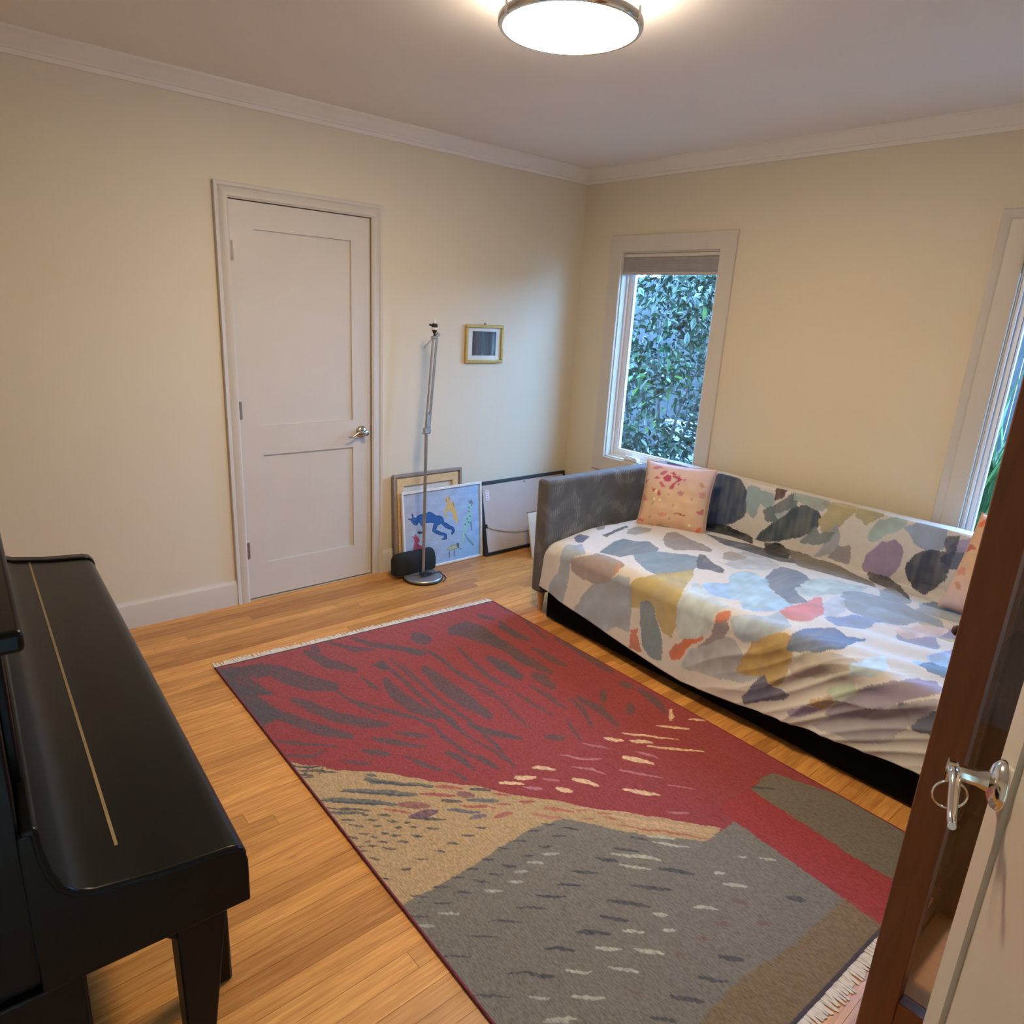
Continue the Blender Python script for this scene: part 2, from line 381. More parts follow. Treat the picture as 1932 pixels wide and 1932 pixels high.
# ---- closet door
d1 = struct(empty('door_1', (0, (DY0+DY1)/2, 0)), 'white two-panel closet door with a nickel lever', 'door')
g = 0.003; a0, a1 = DY0+g, DY1-g
leaf = MB()
fx, bx_ = -0.004, -0.039; st = 0.112
zz = [(0.010, 0.205), (0.80, 0.955), (1.905, DZ-0.004)]         # bottom, lock and top rail
leaf.box(bx_, fx, a0, a0+st, 0.010, DZ-0.004).box(bx_, fx, a1-st, a1, 0.010, DZ-0.004)
for z0, z1 in zz: leaf.box(bx_, fx, a0+st, a1-st, z0, z1)
lf = leaf.build('door_frame', WHITE, d1)
for z0, z1 in ((0.205, 0.80), (0.955, 1.905)):
    MB().box(bx_+0.006, fx-0.011, a0+st, a1-st, z0, z1).build('panel', WHITE, d1)
jm = MB().box(-0.06, 0.004, DY0-0.018, DY0, 0, DZ+0.012).box(-0.06, 0.004, DY1, DY1+0.018, 0, DZ+0.012).box(-0.06, 0.004, DY0, DY1, DZ, DZ+0.013)
jm.build('jamb', WHITE, d1)
casing(d1, (0.0, DY0, 0), (0.0, DY0, DZ), (0.0, DY1, DZ), (0.0, DY1, 0), (1, 0, 0), 0.067, ('L', 'T', 'R'))
for z in (1.80, 1.04, 0.29):
    hg = MB().tube([(0.006, DY0+0.002, z-0.045), (0.006, DY0+0.002, z+0.045)], 0.0065, 10).box(-0.003, 0.002, DY0-0.012, DY0+0.016, z-0.044, z+0.044).build('hinge', HINGE, d1)
wave_lever(d1, (fx, DY1-0.062, 0.885), (1, 0, 0), (0, -1, 0), NICKEL)
MB().box(-0.002, 0.0055, DY1-0.003, DY1+0.006, 0.85, 0.92).build('strike_plate', HINGE, d1)

# ---- white door standing ajar on the right
LE = Vector((3.358, -2.53, 0)); ld = Vector((0.330, -0.944, 0)).normalized(); rn = Vector((-ld.y*-1, ld.x*-1, 0))
d2 = struct(empty('door_2', (LE.x+ld.x*0.72, LE.y+ld.y*0.72, 0)), 'white panel door swung wide open, in front of the glazed cabinet', 'door')
def slab(m, s0, s1, t0, t1, z0, z1):
    """s along the leaf from the latch edge, t into the thickness away from the room face"""
    P = lambda s, t, z: LE+ld*s-rn*t+Vector((0, 0, z))
    vs = [P(s, t, z) for z in (z0, z1) for t in (t0, t1) for s in (s0, s1)]
    return m.add(vs, [(0, 2, 3, 1), (4, 5, 7, 6), (0, 1, 5, 4), (2, 6, 7, 3), (0, 4, 6, 2), (1, 3, 7, 5)])
m = MB()
slab(m, 0, 0.092, 0, 0.035, 0.012, 2.03); slab(m, 0.63, 0.722, 0, 0.035, 0.012, 2.03)
for z0, z1 in ((0.012, 0.21), (1.9, 2.03)): slab(m, 0.092, 0.63, 0, 0.035, z0, z1)
m.build('door_frame', WHITE, d2)
m = MB(); slab(m, 0.092, 0.63, 0.007, 0.028, 0.21, 1.9); m.build('panel', WHITE, d2)
h2 = wave_lever(d2, LE+ld*0.06+Vector((0, 0, 1.04)), rn, ld, CHROME)
wave_lever(d2, LE+ld*0.06-rn*0.035+Vector((0, 0, 1.04)), -rn, ld, CHROME)
ringc = LE+ld*0.075+rn*0.056+Vector((0, 0, 1.012))
tor = [ringc+Vector((0, 0, 1))*(0.021*math.cos(t))+(rn*0.8+ld*0.2).normalized()*(0.021*math.sin(t)) for t in np.linspace(0, 2*math.pi, 25)]
MB().tube(tor, 0.0014, 6, False).build('lever_ring', CHROME, d2, smooth=True)['label'] = 'thin metal ring hanging from the lever'
for z in (1.8, 1.03, 0.25):
    hp = LE+ld*0.730-rn*0.006+Vector((0, 0, z)); MB().tube([hp-Vector((0, 0, 0.045)), hp+Vector((0, 0, 0.045))], 0.006, 8).build('hinge', HINGE, d2)
casing(d2, (XR, DR1, 0), (XR, DR1, 2.05), (XR, DR0, 2.05), (XR, DR0, 0), (-1, 0, 0), 0.05, ('L', 'T', 'R'))

# ---- windows
def window(n, w, label, sash=0.042, cas=0.10, prof=None, sh=0.0):
    x0, x1, z0, z1 = w
    e = struct(empty(n, ((x0+x1)/2, 0.07, z0)), label, 'window')
    casing(e, (x0, 0, z0), (x0, 0, z1), (x1, 0, z1), (x1, 0, z0), (0, -1, 0), cas, ('L', 'T', 'R', 'B'), WHITE, prof)
    j = 0.008
    MB().box(x0, x0+j, 0, TH, z0, z1).box(x1-j, x1, 0, TH, z0, z1).box(x0+j, x1-j, 0, TH, z1-j, z1).box(x0+j, x1-j, 0, TH, z0, z0+j).build('jamb', WHITE, e)
    # outer stop frame and sash
    a, b, c, d = x0+j, x1-j, z0+j, z1-j
    def ring(m, a, b, c, d, wd, y0, y1): m.box(a, a+wd, y0, y1, c, d).box(b-wd, b, y0, y1, c, d).box(a+wd, b-wd, y0, y1, c, c+wd).box(a+wd, b-wd, y0, y1, d-wd, d)
    m = MB(); ring(m, a, b, c, d, 0.012, 0.045-sh, 0.060-sh); m.build('stop', WINWHITE, e, bevel=0.002)
    m = MB(); ring(m, a+0.003, b-0.003, c+0.003, d-0.003, sash, 0.062-sh, 0.105-sh); s = m.build('sash', WINWHITE, e, bevel=0.003)
    m = MB(); q = sash+0.003; ring(m, a+q, b-q, c+q, d-q, 0.008, 0.070-sh, 0.092-sh); m.build('glazing_bead', WINWHITE, s, bevel=0.002)
    MB().box(a+q, b-q, 0.079-sh, 0.083-sh, c+q, d-q).build('pane', GLASS, e)
    return e
flat = [(0, 0), (0, 0.014), (0.03, 0.017), (0.96, 0.018), (1, 0.014), (1, 0)]
w1 = window('window_1', W1, 'narrow white casement window beside the room corner', 0.04, 0.10, flat)
w2 = window('window_2', W2, 'larger white window behind the right end of the daybed', 0.030, 0.116,
            [(0, 0), (0, 0.012), (0.08, 0.016), (0.62, 0.018), (0.66, 0.014), (0.72, 0.020), (0.95, 0.024), (1, 0.018), (1, 0)], sh=0.040)
# crank handle
m = MB().box(0.545, 0.66, -0.004, 0.035, 0.669, 0.690).build('crank', WINWHITE, w1, bevel=0.006)
MB().tube([(0.56, 0.0, 0.692), (0.60, -0.006, 0.698), (0.66, -0.010, 0.693)], [0.006, 0.006, 0.005], 8).build('crank_arm', WINWHITE, m, smooth=True)
def blind(w, label, dy=0.0):
    x0, x1, z0, z1 = w; x0 += 0.010; x1 -= 0.010; e = tag(empty('window_blind', ((x0+x1)/2, 0.03, z1-0.145)), label, 'blind', 'raised window blinds')
    FAB = bpy.data.materials.get('grey_blind_fabric') or mat('grey_blind_fabric', (0.33, 0.31, 0.31), 0.9, bump=0.3, bscale=600)
    ALU = bpy.data.materials.get('blind_rail') or mat('blind_rail', (0.50, 0.46, 0.44), 0.5)
    MB().box(x0, x1, 0.004+dy, 0.042+dy, z1-0.032, z1-0.010).build('head_rail', WHITE, e, bevel=0.003)
    m = MB()
    for i in range(5):
        za = z1-0.034-i*0.0165
        m.extrude([(0.006, za), (0.003, za-0.008), (0.006, za-0.0165), (0.034, za-0.0165), (0.040, za-0.008), (0.034, za)], lambda p: (x0+0.001, p[0]+dy, p[1]), lambda p: (x1-0.001, p[0]+dy, p[1]))
    m.build('fabric', FAB, e)
    MB().box(x0, x1, 0.004+dy, 0.038+dy, z1-0.137, z1-0.118).build('bottom_rail', ALU, e, bevel=0.003)
blind(W1, 'short grey pleated blind raised in the narrow corner window')
blind(W2, 'grey pleated blind raised in the larger right window', -0.038)

# ------------------------------------------------------------------ ceiling light
LC = (1.84, -2.0)
e = tag(empty('ceiling_light', (LC[0], LC[1], H)), 'round glowing flush ceiling light with a polished metal rim', 'ceiling light')
em = NT('lamp_diffuser'); em.b.inputs['Base Color'].default_value = (0.9, 0.9, 0.88, 1); em.b.inputs['Emission Color'].default_value = (*LAMP_COLOR, 1); em.b.inputs['Emission Strength'].default_value = LAMP_POWER
em2 = NT('lamp_drum'); em2.b.inputs['Base Color'].default_value = (0.9, 0.9, 0.88, 1); em2.b.inputs['Emission Color'].default_value = (1.0, 0.86, 0.70, 1); em2.b.inputs['Emission Strength'].default_value = 26.0
MB().lathe([(0.12, 0.0), (0.12, -0.012)], (*LC, H), 40).build('ceiling_plate', CHROME, e, smooth=True)
MB().lathe([(0.196, -0.012), (0.196, -0.090)], (*LC, H), 48, caps=False).build('drum', em2.m, e, smooth=True)
MB().lathe([(0.1975, -0.100), (0.17, -0.110), (0.12, -0.117), (0.06, -0.121), (0.0, -0.122)], (*LC, H), 48, caps=False).build('diffuser', em.m, e, smooth=True)
rg = MB()
n = 48; R0 = 0.2035
for i in range(1): rg.lathe([(0.1965, -0.112), (0.2065, -0.112), (0.2105, -0.106), (0.2105, -0.091), (0.2065, -0.086), (0.1965, -0.086), (0.1965, -0.112)], (*LC, H), n, caps=False)
rg.build('rim', CHROME, e, smooth=True)
for t in (0.35, 2.45, 4.5):
    px, py = LC[0]+0.208*math.cos(t), LC[1]+0.208*math.sin(t)
    MB().tube([(px, py, H-0.112), (px, py, H-0.078)], 0.006, 10).build('thumb_screw', CHROME, e, smooth=True)

# ------------------------------------------------------------------ rug
def zoom(o, s): return lambda p: (o[0]+p[0]*s, o[1]+p[1]*s)
Z3 = zoom((380, 1100), 620/1932); Z4 = zoom((900, 1100), 600/1932); Z5 = zoom((500, 1400), 600/1932); Z6 = zoom((1000, 1400), 700/1932)
ZI = zoom((0, 0), 1.0)
rFL, rFR, rNR, rNL = np.array([0.628, -2.758]), np.array([0.741, -1.262]), np.array([3.115, -1.300]), np.array([3.055, -2.790])
NU, NV = 640, 392
uu, vv = np.meshgrid(np.linspace(0, 1, NU), np.linspace(0, 1, NV), indexing='ij')
U_, V_ = uu[..., None], vv[..., None]
rugxy = (rFL*(1-U_)*(1-V_)+rFR*(1-U_)*V_+rNR*U_*V_+rNL*U_*(1-V_))
rugxy[..., 1] += 0.004*wave(rugxy, 2.2, 5)*np.minimum(1, 4*np.minimum(vv, 1-vv))
warp = np.stack([wave(rugxy, 60, 11)*0.0035+wave(rugxy, 220, 12)*0.002, wave(rugxy, 60, 13)*0.0035+wave(rugxy, 220, 14)*0.002], -1)
RW = np.array([0.88, 0.72, 0.55])                    # colour of the light that falls on the rug in the photo
def ralb(c): return np.clip(lin(c)/RW*0.98, 0.006, 0.9)
fl_map = lambda pts: np.array([on_plane(u, v, 2, 0.008)[:2] for u, v in pts])
RED, RED2, DARK, TAN, GREY, OLIVE, BRN = (138, 53, 46), (154, 70, 58), (82, 68, 61), (170, 131, 84), (116, 100, 79), (120, 92, 60), (108, 92, 72)
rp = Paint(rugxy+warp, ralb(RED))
far_tint = np.clip((1.35-rugxy[..., 0])/0.8, 0, 1)[..., None]  # field red turns paler towards the far end
rp.c = rp.c*(1-0.5*far_tint)+ralb(RED2)*0.5*far_tint
hatch = wave(np.stack([rugxy[..., 0]*0.35+rugxy[..., 1]*0.2, rugxy[..., 1]-rugxy[..., 0]*0.3], -1), 260, 15)
def rpoly(Z, pts, col, a=1.0):
    k = rp.inside(fl_map([Z(p) for p in pts]))
    if len(k[0]):
        al = (np.full(len(k[0]), a) if a > 0.97 else np.clip(a*(0.94+0.22*hatch[k]), 0, 1))[:, None]; rp.c[k] = rp.c[k]*(1-al)+ralb(col)*al
def rstroke(Z, pts, w, col, a=1.0): return rpoly(Z, [tuple(q) for q in ribbon(pts, w)], col, a)
# large fields
bnd = [(535, 1430), (547, 1437), (637, 1453), (717, 1456), (811, 1473), (897, 1482), (935, 1492), (972, 1500), (1043, 1509), (1100, 1522), (1180, 1535), (1290, 1552), (1360, 1563)]
rpoly(ZI, bnd+[(1340, 1600), (1100, 1650), (900, 1960), (480, 1500)], TAN)
grey = [(740, 1716), (758, 1707), (830, 1668), (888, 1636), (945, 1598), (997, 1565), (1059, 1546), (1100, 1550), (1181, 1570), (1333, 1587), (1386, 1550), (1503, 1632), (1619, 1715), (1700, 1775), (1700, 2100), (800, 2100)]
kg = rpoly(ZI, grey, GREY)
rpoly(ZI, [(1597, 1692), (1560, 1722), (1500, 1780), (1398, 1846), (1326, 1918), (1260, 2010), (1500, 2300), (1900, 2200), (1760, 1800)], OLIVE)
rpoly(Z6, [(1150, 250), (1200, 200), (1260, 160), (1600, 270), (1990, 470), (1990, 780), (1840, 690), (1690, 600), (1400, 420)], BRN)
rpoly(ZI, [(1417, 1490), (1612, 1617), (1760, 1720), (1760, 1812), (1619, 1715), (1503, 1632), (1386, 1550), (1360, 1520)], (148, 48, 42), 0.85)
# dark corner by the fringe, broken by red fingers
rpoly(Z3, [(80, 505), (240, 490), (360, 470), (410, 540), (330, 560), (210, 535), (185, 580), (330, 620), (430, 655), (300, 665), (235, 655), (285, 715), (400, 725), (480, 790), (390, 812), (365, 875), (300, 790)], DARK, 0.9)
# zebra strokes in the red field
for pts, w in [([(370, 490), (480, 540), (640, 590), (810, 615)], 72), ([(110, 520), (250, 560), (330, 620), (410, 650)], 42), ([(120, 530), (220, 620), (330, 700), (420, 760), (600, 830), (730, 870), (890, 905)], 48),
    ([(270, 700), (330, 750), (430, 800)], 95), ([(530, 680), (650, 730), (800, 790), (950, 820), (1110, 830)], 46), ([(600, 400), (740, 470), (920, 515)], 48), ([(1070, 560), (1130, 640), (1250, 730), (1400, 790)], 54),
    ([(1300, 495), (1400, 580), (1550, 690), (1710, 790)], 62), ([(1450, 280), (1550, 270), (1640, 300), (1790, 375)], 75), ([(1230, 310), (1350, 340)], 52), ([(880, 320), (1000, 360), (1150, 380), (1320, 410)], 22),
    ([(720, 340), (900, 390), (1020, 390)], 22), ([(1000, 480), (1100, 500), (1180, 560), (1300, 680), (1400, 760), (1500, 850), (1620, 940)], 18), ([(1180, 470), (1300, 600), (1420, 700), (1560, 800), (1700, 920), (1840, 1080)], 17),
    ([(940, 550), (1000, 600), (1060, 630)], 20), ([(800, 640), (900, 700), (1040, 775)], 18), ([(930, 700), (1050, 740), (1250, 790), (1370, 840), (1420, 900), (1550, 990), (1760, 1095)], 18), ([(1000, 910), (1100, 930), (1320, 965)], 26),
    ([(430, 930), (550, 940), (800, 960)], 17), ([(500, 1010), (650, 1020), (730, 985)], 16), ([(940, 985), (1110, 1008)], 26), ([(830, 1050), (1010, 1060)], 13), ([(1190, 1015), (1300, 1060), (1420, 1105)], 20), ([(1430, 995), (1500, 1020), (1610, 1095)], 32),
    ([(1140, 878), (1340, 905)], 20), ([(1300, 380), (1400, 440), (1500, 520), (1620, 590), (1730, 645)], 18), ([(1500, 370), (1600, 470), (1700, 560), (1810, 610)], 20), ([(1680, 435), (1780, 490), (1890, 560)], 50), ([(1620, 190), (1730, 212)], 18),
    ([(1740, 250), (1850, 300), (1932, 340)], 30), ([(1800, 400), (1932, 480)], 26), ([(640, 380), (700, 400)], 30), ([(1030, 470), (1100, 500)], 40), ([(1190, 390), (1320, 415)], 30), ([(1460, 1100), (1540, 1140), (1570, 1165)], 16),
    ([(1100, 440), (1180, 500), (1260, 580)], 13), ([(1560, 830), (1700, 880), (1880, 915)], 22), ([(1380, 740), (1460, 800), (1520, 870)], 26)]:
    rstroke(Z3, pts, w*1.3, DARK, 0.86)
for pts, w in [([(0, 300), (110, 350), (200, 400), (300, 470), (460, 545)], 48), ([(90, 470), (180, 520), (275, 585)], 46), ([(130, 230), (270, 340)], 26), ([(330, 390), (450, 460), (550, 505)], 32), ([(330, 555), (400, 580), (470, 640)], 56), ([(230, 160), (330, 260), (430, 350)], 20),
    ([(320, 620), (440, 690), (540, 765)], 24), ([(560, 700), (640, 760), (700, 870)], 28), ([(600, 690), (740, 760), (860, 870)], 42), ([(765, 645), (770, 725)], 34), ([(930, 730), (935, 800)], 44), ([(860, 605), (950, 632)], 30), ([(980, 645), (1080, 710), (1150, 790)], 42),
    ([(470, 330), (600, 400), (720, 480), (830, 545)], 30), ([(0, 870), (120, 910), (280, 945)], 32), ([(410, 928), (540, 948)], 32), ([(540, 830), (630, 960)], 16), ([(130, 700), (230, 800), (330, 885)], 20), ([(0, 960), (100, 1020), (230, 1110)], 18), ([(0, 1040), (140, 1130)], 18), ([(120, 120), (180, 160), (260, 180)], 22),
    ([(0, 640), (90, 680), (200, 720)], 18), ([(200, 640), (330, 730), (470, 810)], 18)]:
    rstroke(Z4, pts, w*1.2, (84, 66, 58), 0.8)
# pale dashes in the red field
for pts, w in [([(880, 910), (1000, 925), (1220, 950)], 13), ([(770, 940), (890, 960)], 20), ([(920, 955), (1070, 970)], 20), ([(1040, 990), (1200, 1010), (1380, 1022)], 15), ([(1090, 868), (1290, 885)], 14), ([(1180, 765), (1180, 838)], 24), ([(1285, 825), (1430, 835)], 11),
    ([(885, 1058), (960, 1070), (1075, 1097)], 34), ([(880, 1253), (1105, 1287)], 24), ([(580, 1186), (640, 1200), (740, 1232)], 30), ([(475, 1243), (580, 1267)], 30), ([(335, 1120), (475, 1131)], 24), ([(230, 1178), (360, 1183)], 26), ([(130, 1212), (285, 1216)], 22)]:
    rstroke(Z4, pts, w, (212, 165, 115), 0.95)
for pts, w in [([(510, 1045), (620, 1065), (760, 1070)], 14), ([(570, 1115), (700, 1130), (790, 1165)], 14), ([(860, 1135), (1000, 1160), (1120, 1180)], 15), ([(960, 1020), (1100, 1060)], 12), ([(1150, 1390), (1290, 1400)], 14), ([(640, 970), (800, 1005)], 10), ([(1150, 1225), (1320, 1250)], 8), ([(400, 1192), (500, 1200)], 14), ([(280, 1240), (400, 1252)], 18)]:
    rstroke(Z4, pts, w, (178, 110, 100), 0.75)
# tan lines along the red / tan border
for pts in ([(560, 1355), (930, 1400), (1480, 1490)], [(700, 1395), (1000, 1440), (1480, 1510)], [(860, 1425), (1470, 1522)], [(880, 1448), (1460, 1537)]):
    rstroke(Z4, pts, 9, (190, 140, 98), 0.9)
for pts, w in [([(410, 1360), (590, 1388)], 16), ([(330, 1402), (520, 1428)], 14), ([(600, 1378), (680, 1380)], 10), ([(720, 1395), (820, 1405)], 12), ([(770, 1420), (860, 1440)], 12), ([(640, 1430), (720, 1432)], 8), ([(850, 1470), (1430, 1556)], 12), ([(260, 1330), (360, 1328)], 14)]:
    rstroke(Z4, pts, w, (165, 84, 62), 0.9)
# dark bars and dashes in the tan field
DK = (68, 62, 58)
for pts, w, c in [([(600, 215), (640, 235), (1020, 268)], 30, (92, 88, 74)), ([(590, 230), (1010, 275)], 10, DK), ([(480, 292), (930, 320)], 34, (92, 88, 76)), ([(460, 298), (900, 326)], 10, DK), ([(350, 345), (800, 378)], 34, (92, 88, 76)), ([(330, 352), (780, 386)], 11, DK), ([(370, 400), (640, 415)], 16, DK), ([(370, 425), (600, 432)], 20, (84, 80, 70)),
    ([(160, 145), (330, 155)], 12, DK), ([(190, 170), (440, 182)], 14, DK), ([(180, 195), (300, 205)], 14, DK), ([(230, 215), (270, 140)], 12, DK), ([(330, 200), (350, 150)], 12, DK), ([(240, 215), (300, 215)], 10, DK), ([(610, 200), (680, 205)], 20, (90, 84, 78)),
    ([(1030, 268), (1200, 282)], 24, (152, 70, 58)), ([(940, 315), (1170, 325)], 20, (146, 66, 56)), ([(800, 375), (1000, 390)], 44, (132, 78, 66)), ([(730, 408), (900, 432)], 14, (158, 72, 58)), ([(880, 455), (1050, 420)], 46, (100, 66, 72)), ([(1170, 310), (1280, 325)], 36, (124, 76, 68)), ([(1070, 354), (1200, 362)], 22, DK), ([(1230, 350), (1420, 358)], 28, (92, 86, 80)),
    ([(1110, 413), (1310, 425)], 22, (92, 84, 86)), ([(1240, 460), (1350, 445)], 28, (108, 82, 86)), ([(1390, 455), (1510, 428)], 30, (158, 78, 68)), ([(1180, 385), (1400, 398)], 14, (158, 72, 58)), ([(1400, 375), (1500, 382)], 14, (150, 74, 66)), ([(1380, 310), (1500, 326)], 14, (152, 66, 56)), ([(1540, 362), (1650, 360)], 12, (158, 74, 60)), ([(1690, 395), (1860, 420)], 20, (168, 92, 68)), ([(1610, 438), (1800, 465)], 16, (172, 104, 76)), ([(890, 462), (1100, 470)], 16, DK), ([(1240, 285), (1370, 295)], 18, DK)]:
    rstroke(Z5, pts, w, c, 0.92)
for x, y, L in [(460, 470, 90), (600, 470, 100), (590, 440, 40), (680, 442, 80), (735, 475, 75), (845, 487, 40), (510, 507, 80), (650, 510, 60), (785, 515, 50), (872, 517, 55), (970, 520, 85), (570, 550, 75), (705, 550, 55), (762, 565, 65), (875, 567, 85), (495, 575, 70), (645, 575, 45), (595, 604, 50), (680, 605, 65), (805, 606, 70), (555, 630, 45), (625, 632, 55), (715, 645, 90), (555, 660, 65), (632, 705, 70), (925, 713, 75), (1020, 660, 85), (1110, 613, 70), (1195, 566, 70), (1275, 520, 70),
    (820, 768, 70), (700, 828, 50), (1510, 595, 75), (1420, 645, 65), (1305, 712, 90), (1215, 768, 80), (1120, 820, 90), (1012, 877, 95), (885, 935, 100), (1670, 497, 90), (1595, 537, 75), (1815, 520, 90), (1735, 568, 100), (1665, 628, 80), (1550, 688, 85), (1435, 748, 90), (1360, 800, 95), (1265, 843, 110), (1145, 912, 110), (1025, 972, 110), (870, 1055, 125), (1765, 862, 140), (1645, 933, 185), (1530, 1002, 170), (1385, 1083, 180), (1245, 1177, 170), (1070, 1300, 180), (1690, 1252, 190), (1445, 1402, 320), (1245, 1537, 250), (1870, 782, 60)]:
    rstroke(Z5, [(x, y), (x+L*0.5, y+3), (x+L, y+L*0.05)], 15, DK, 0.85)
for x, y, L in [(1680, 675, 110), (1590, 730, 110), (1505, 780, 100), (1470, 845, 100), (1330, 900, 110), (1060, 1040, 120), (930, 1115, 110), (1830, 1385, 100), (1860, 1540, 70), (1610, 1550, 130), (1690, 1695, 180)]:
    rstroke(Z5, [(x, y), (x+L, y+4)], 18, (168, 155, 128), 0.7)
for a, b, w in [((670, 655), (860, 692), 22), ((520, 745), (745, 772), 18), ((395, 822), (630, 857), 18), ((360, 905), (520, 932), 18), ((240, 985), (415, 997), 20), ((70, 1075), (230, 1082), 18), ((340, 600), (460, 622), 18), ((220, 670), (355, 682), 16), ((165, 735), (260, 744), 16), ((30, 798), (185, 807), 16), ((515, 495), (620, 507), 14), ((430, 548), (580, 574), 14),
    ((1335, 808), (1445, 828), 28), ((985, 1113), (1118, 1130), 28), ((875, 1225), (1035, 1242), 24), ((735, 1325), (900, 1352), 28), ((620, 1430), (770, 1452), 20), ((0, 1215), (130, 1222), 18), ((175, 445), (240, 448), 12), ((1150, 232), (1280, 246), 14)]:
    rstroke(Z6, [a, b], w, DK, 0.88)
for a, b, w in [((600, 485), (760, 502), 12), ((640, 520), (830, 547), 14), ((420, 580), (680, 612), 16), ((465, 640), (630, 662), 16), ((1005, 735), (1130, 757), 18), ((850, 855), (980, 872), 18), ((640, 890), (715, 902), 20), ((480, 985), (600, 992), 18), ((690, 975), (760, 982), 16), ((340, 1070), (480, 1087), 20), ((545, 1080), (700, 1097), 22), ((190, 1185), (320, 1197), 18), ((415, 1175), (570, 1197), 20), ((220, 1320), (400, 1337), 22), ((1200, 605), (1280, 611), 12), ((1070, 590), (1130, 601), 12), ((960, 675), (1015, 681), 16), ((80, 1440), (250, 1440), 20)]:
    rstroke(Z6, [a, b], w, (176, 158, 122), 0.8)
for a, b in [((850, 1010), (940, 1032)), ((750, 1095), (830, 1112)), ((1060, 825), (1140, 842)), ((960, 940), (1050, 942)), ((1170, 940), (1270, 952)), ((520, 1300), (600, 1306))]:
    rstroke(Z6, [a, b], 22, (116, 82, 68), 0.8)
# bound side edges, end hems
edge = np.minimum(vv, 1-vv)*1.5
rp.c[edge < 0.006] = ralb((112, 36, 38))
rp.c[(uu < 0.004) | (uu > 0.996)] = ralb((70, 58, 56))
rz = 0.0075+0.0009*wave(rugxy, 90, 21)
rz = np.where(edge < 0.006, 0.0088, rz)
P = np.concatenate([rugxy, rz[..., None]], -1)
# close the sides down to the floor
def skirt(P, c, d):
    def ex(a): return np.concatenate([a[:1], a, a[-1:]], 0)
    P2 = ex(P); c2 = ex(c); P2 = ex(P2.transpose(1, 0, 2)).transpose(1, 0, 2); c2 = ex(c2.transpose(1, 0, 2)).transpose(1, 0, 2)
    P2[0, :, 2] = d; P2[-1, :, 2] = d; P2[:, 0, 2] = d; P2[:, -1, 2] = d
    return P2, c2
P2, c2 = skirt(P, rp.c, 0.0012)
rug = tag(empty('area_rug', (1.9, -2.0, 0)), 'red, tan and grey abstract woven rug with zebra streaks lying on the oak floor', 'rug')
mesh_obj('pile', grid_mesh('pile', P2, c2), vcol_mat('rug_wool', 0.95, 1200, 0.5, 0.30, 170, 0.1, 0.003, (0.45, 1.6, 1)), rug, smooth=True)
FRINGE = mat('rug_fringe_cotton', (0.70, 0.63, 0.53), 0.9, noise=0.12, nscale=60, bump=0.4, bscale=300)
def fringe(a, b, out, L):
    m = MB(); n = 240; rr = random.Random(5)
    for i in range(n):
        t = (i+rr.uniform(0.2, 0.8))/n; p = a*(1-t)+b*t; w = np.linalg.norm(b-a)/n*0.85; dr = (b-a)/np.linalg.norm(b-a); ll = L*rr.uniform(0.75, 1.1); sl = rr.uniform(-0.006, 0.006)
        q0 = p-dr*w; q1 = p+dr*w; q2 = q1*0.55+q0*0.45+out*ll+dr*sl+dr*w*0.4; q3 = q0*0.55+q1*0.45+out*ll+dr*sl-dr*w*0.4
        z0 = rr.uniform(0.004, 0.007)
        m.add([(*q0, z0), (*q1, z0), (*q2, 0.0025), (*q3, 0.0025), (*q0, 0.001), (*q1, 0.001), (*q2, 0.0008), (*q3, 0.0008)], [(0, 1, 2, 3), (4, 7, 6, 5), (0, 3, 7, 4), (1, 5, 6, 2), (2, 6, 7, 3), (0, 4, 5, 1)])
    o = m.build('fringe', FRINGE, rug); o['kind'] = 'stuff'; o['label'] = 'cream cotton fringe'
fringe(rFL, rFR, np.array([-1.0, 0.05]), 0.05); fringe(rNL, rNR, np.array([1.0, 0.0]), 0.042)

# ------------------------------------------------------------------ daybed
def velvet():
    k = NT('grey_velvet'); tc = k.n('ShaderNodeTexCoord')
    a = k.n('ShaderNodeTexNoise', i_Scale=5.0, i_Detail=4.0, i_Distortion=1.2); k.l(tc.outputs['Object'], a.inputs['Vector'])
    r = k.ramp(a.outputs['Fac'], [(0.35, (0.075, 0.073, 0.078)), (0.5, (0.10, 0.098, 0.103)), (0.62, (0.15, 0.147, 0.15))]); k.l(r.outputs[0], k.b.inputs['Base Color'])
    k.b.inputs['Roughness'].default_value = 0.85; k.b.inputs['Sheen Weight'].default_value = 0.35; k.b.inputs['Sheen Roughness'].default_value = 0.4
    wv = k.n('ShaderNodeTexWave', wave_type='BANDS', bands_direction='Y', i_Scale=22.0, i_Distortion=1.2, i_Detail=2.0); k.l(tc.outputs['Object'], wv.inputs['Vector'])
    mk = k.ramp(a.outputs['Fac'], [(0.42, (0, 0, 0)), (0.60, (1, 1, 1))])
    mu = k.n('ShaderNodeMath', operation='MULTIPLY'); k.l(wv.outputs['Fac'], mu.inputs[0]); k.l(mk.outputs[0], mu.inputs[1])
    k.bump(mu.outputs[0], 0.55, 0.006); return k.m
VELVET = velvet()
SX0, SX1, SF, SB = 0.925, 3.215, -1.135, -0.035          # daybed extents
AT = 0.095; ZT = 0.752; ZS = 0.435; ZB = 0.115
sofa = tag(empty('daybed', ((SX0+SX1)/2, (SF+SB)/2, 0)), 'grey velvet daybed with low arms, under a painterly bedspread below the window', 'daybed')
def rounded_panel(x0, x1, y0, y1, z0, z1, name, **k):
    return MB().box(x0, x1, y0, y1, z0, z1).build(name, VELVET, sofa, bevel=0.022, seg=4)
rounded_panel(SX0, SX0+AT, SF-0.015, SB-0.075, ZB, ZT, 'arm')
rounded_panel(SX1-AT, SX1, SF-0.015, SB-0.075, ZB, ZT, 'arm')
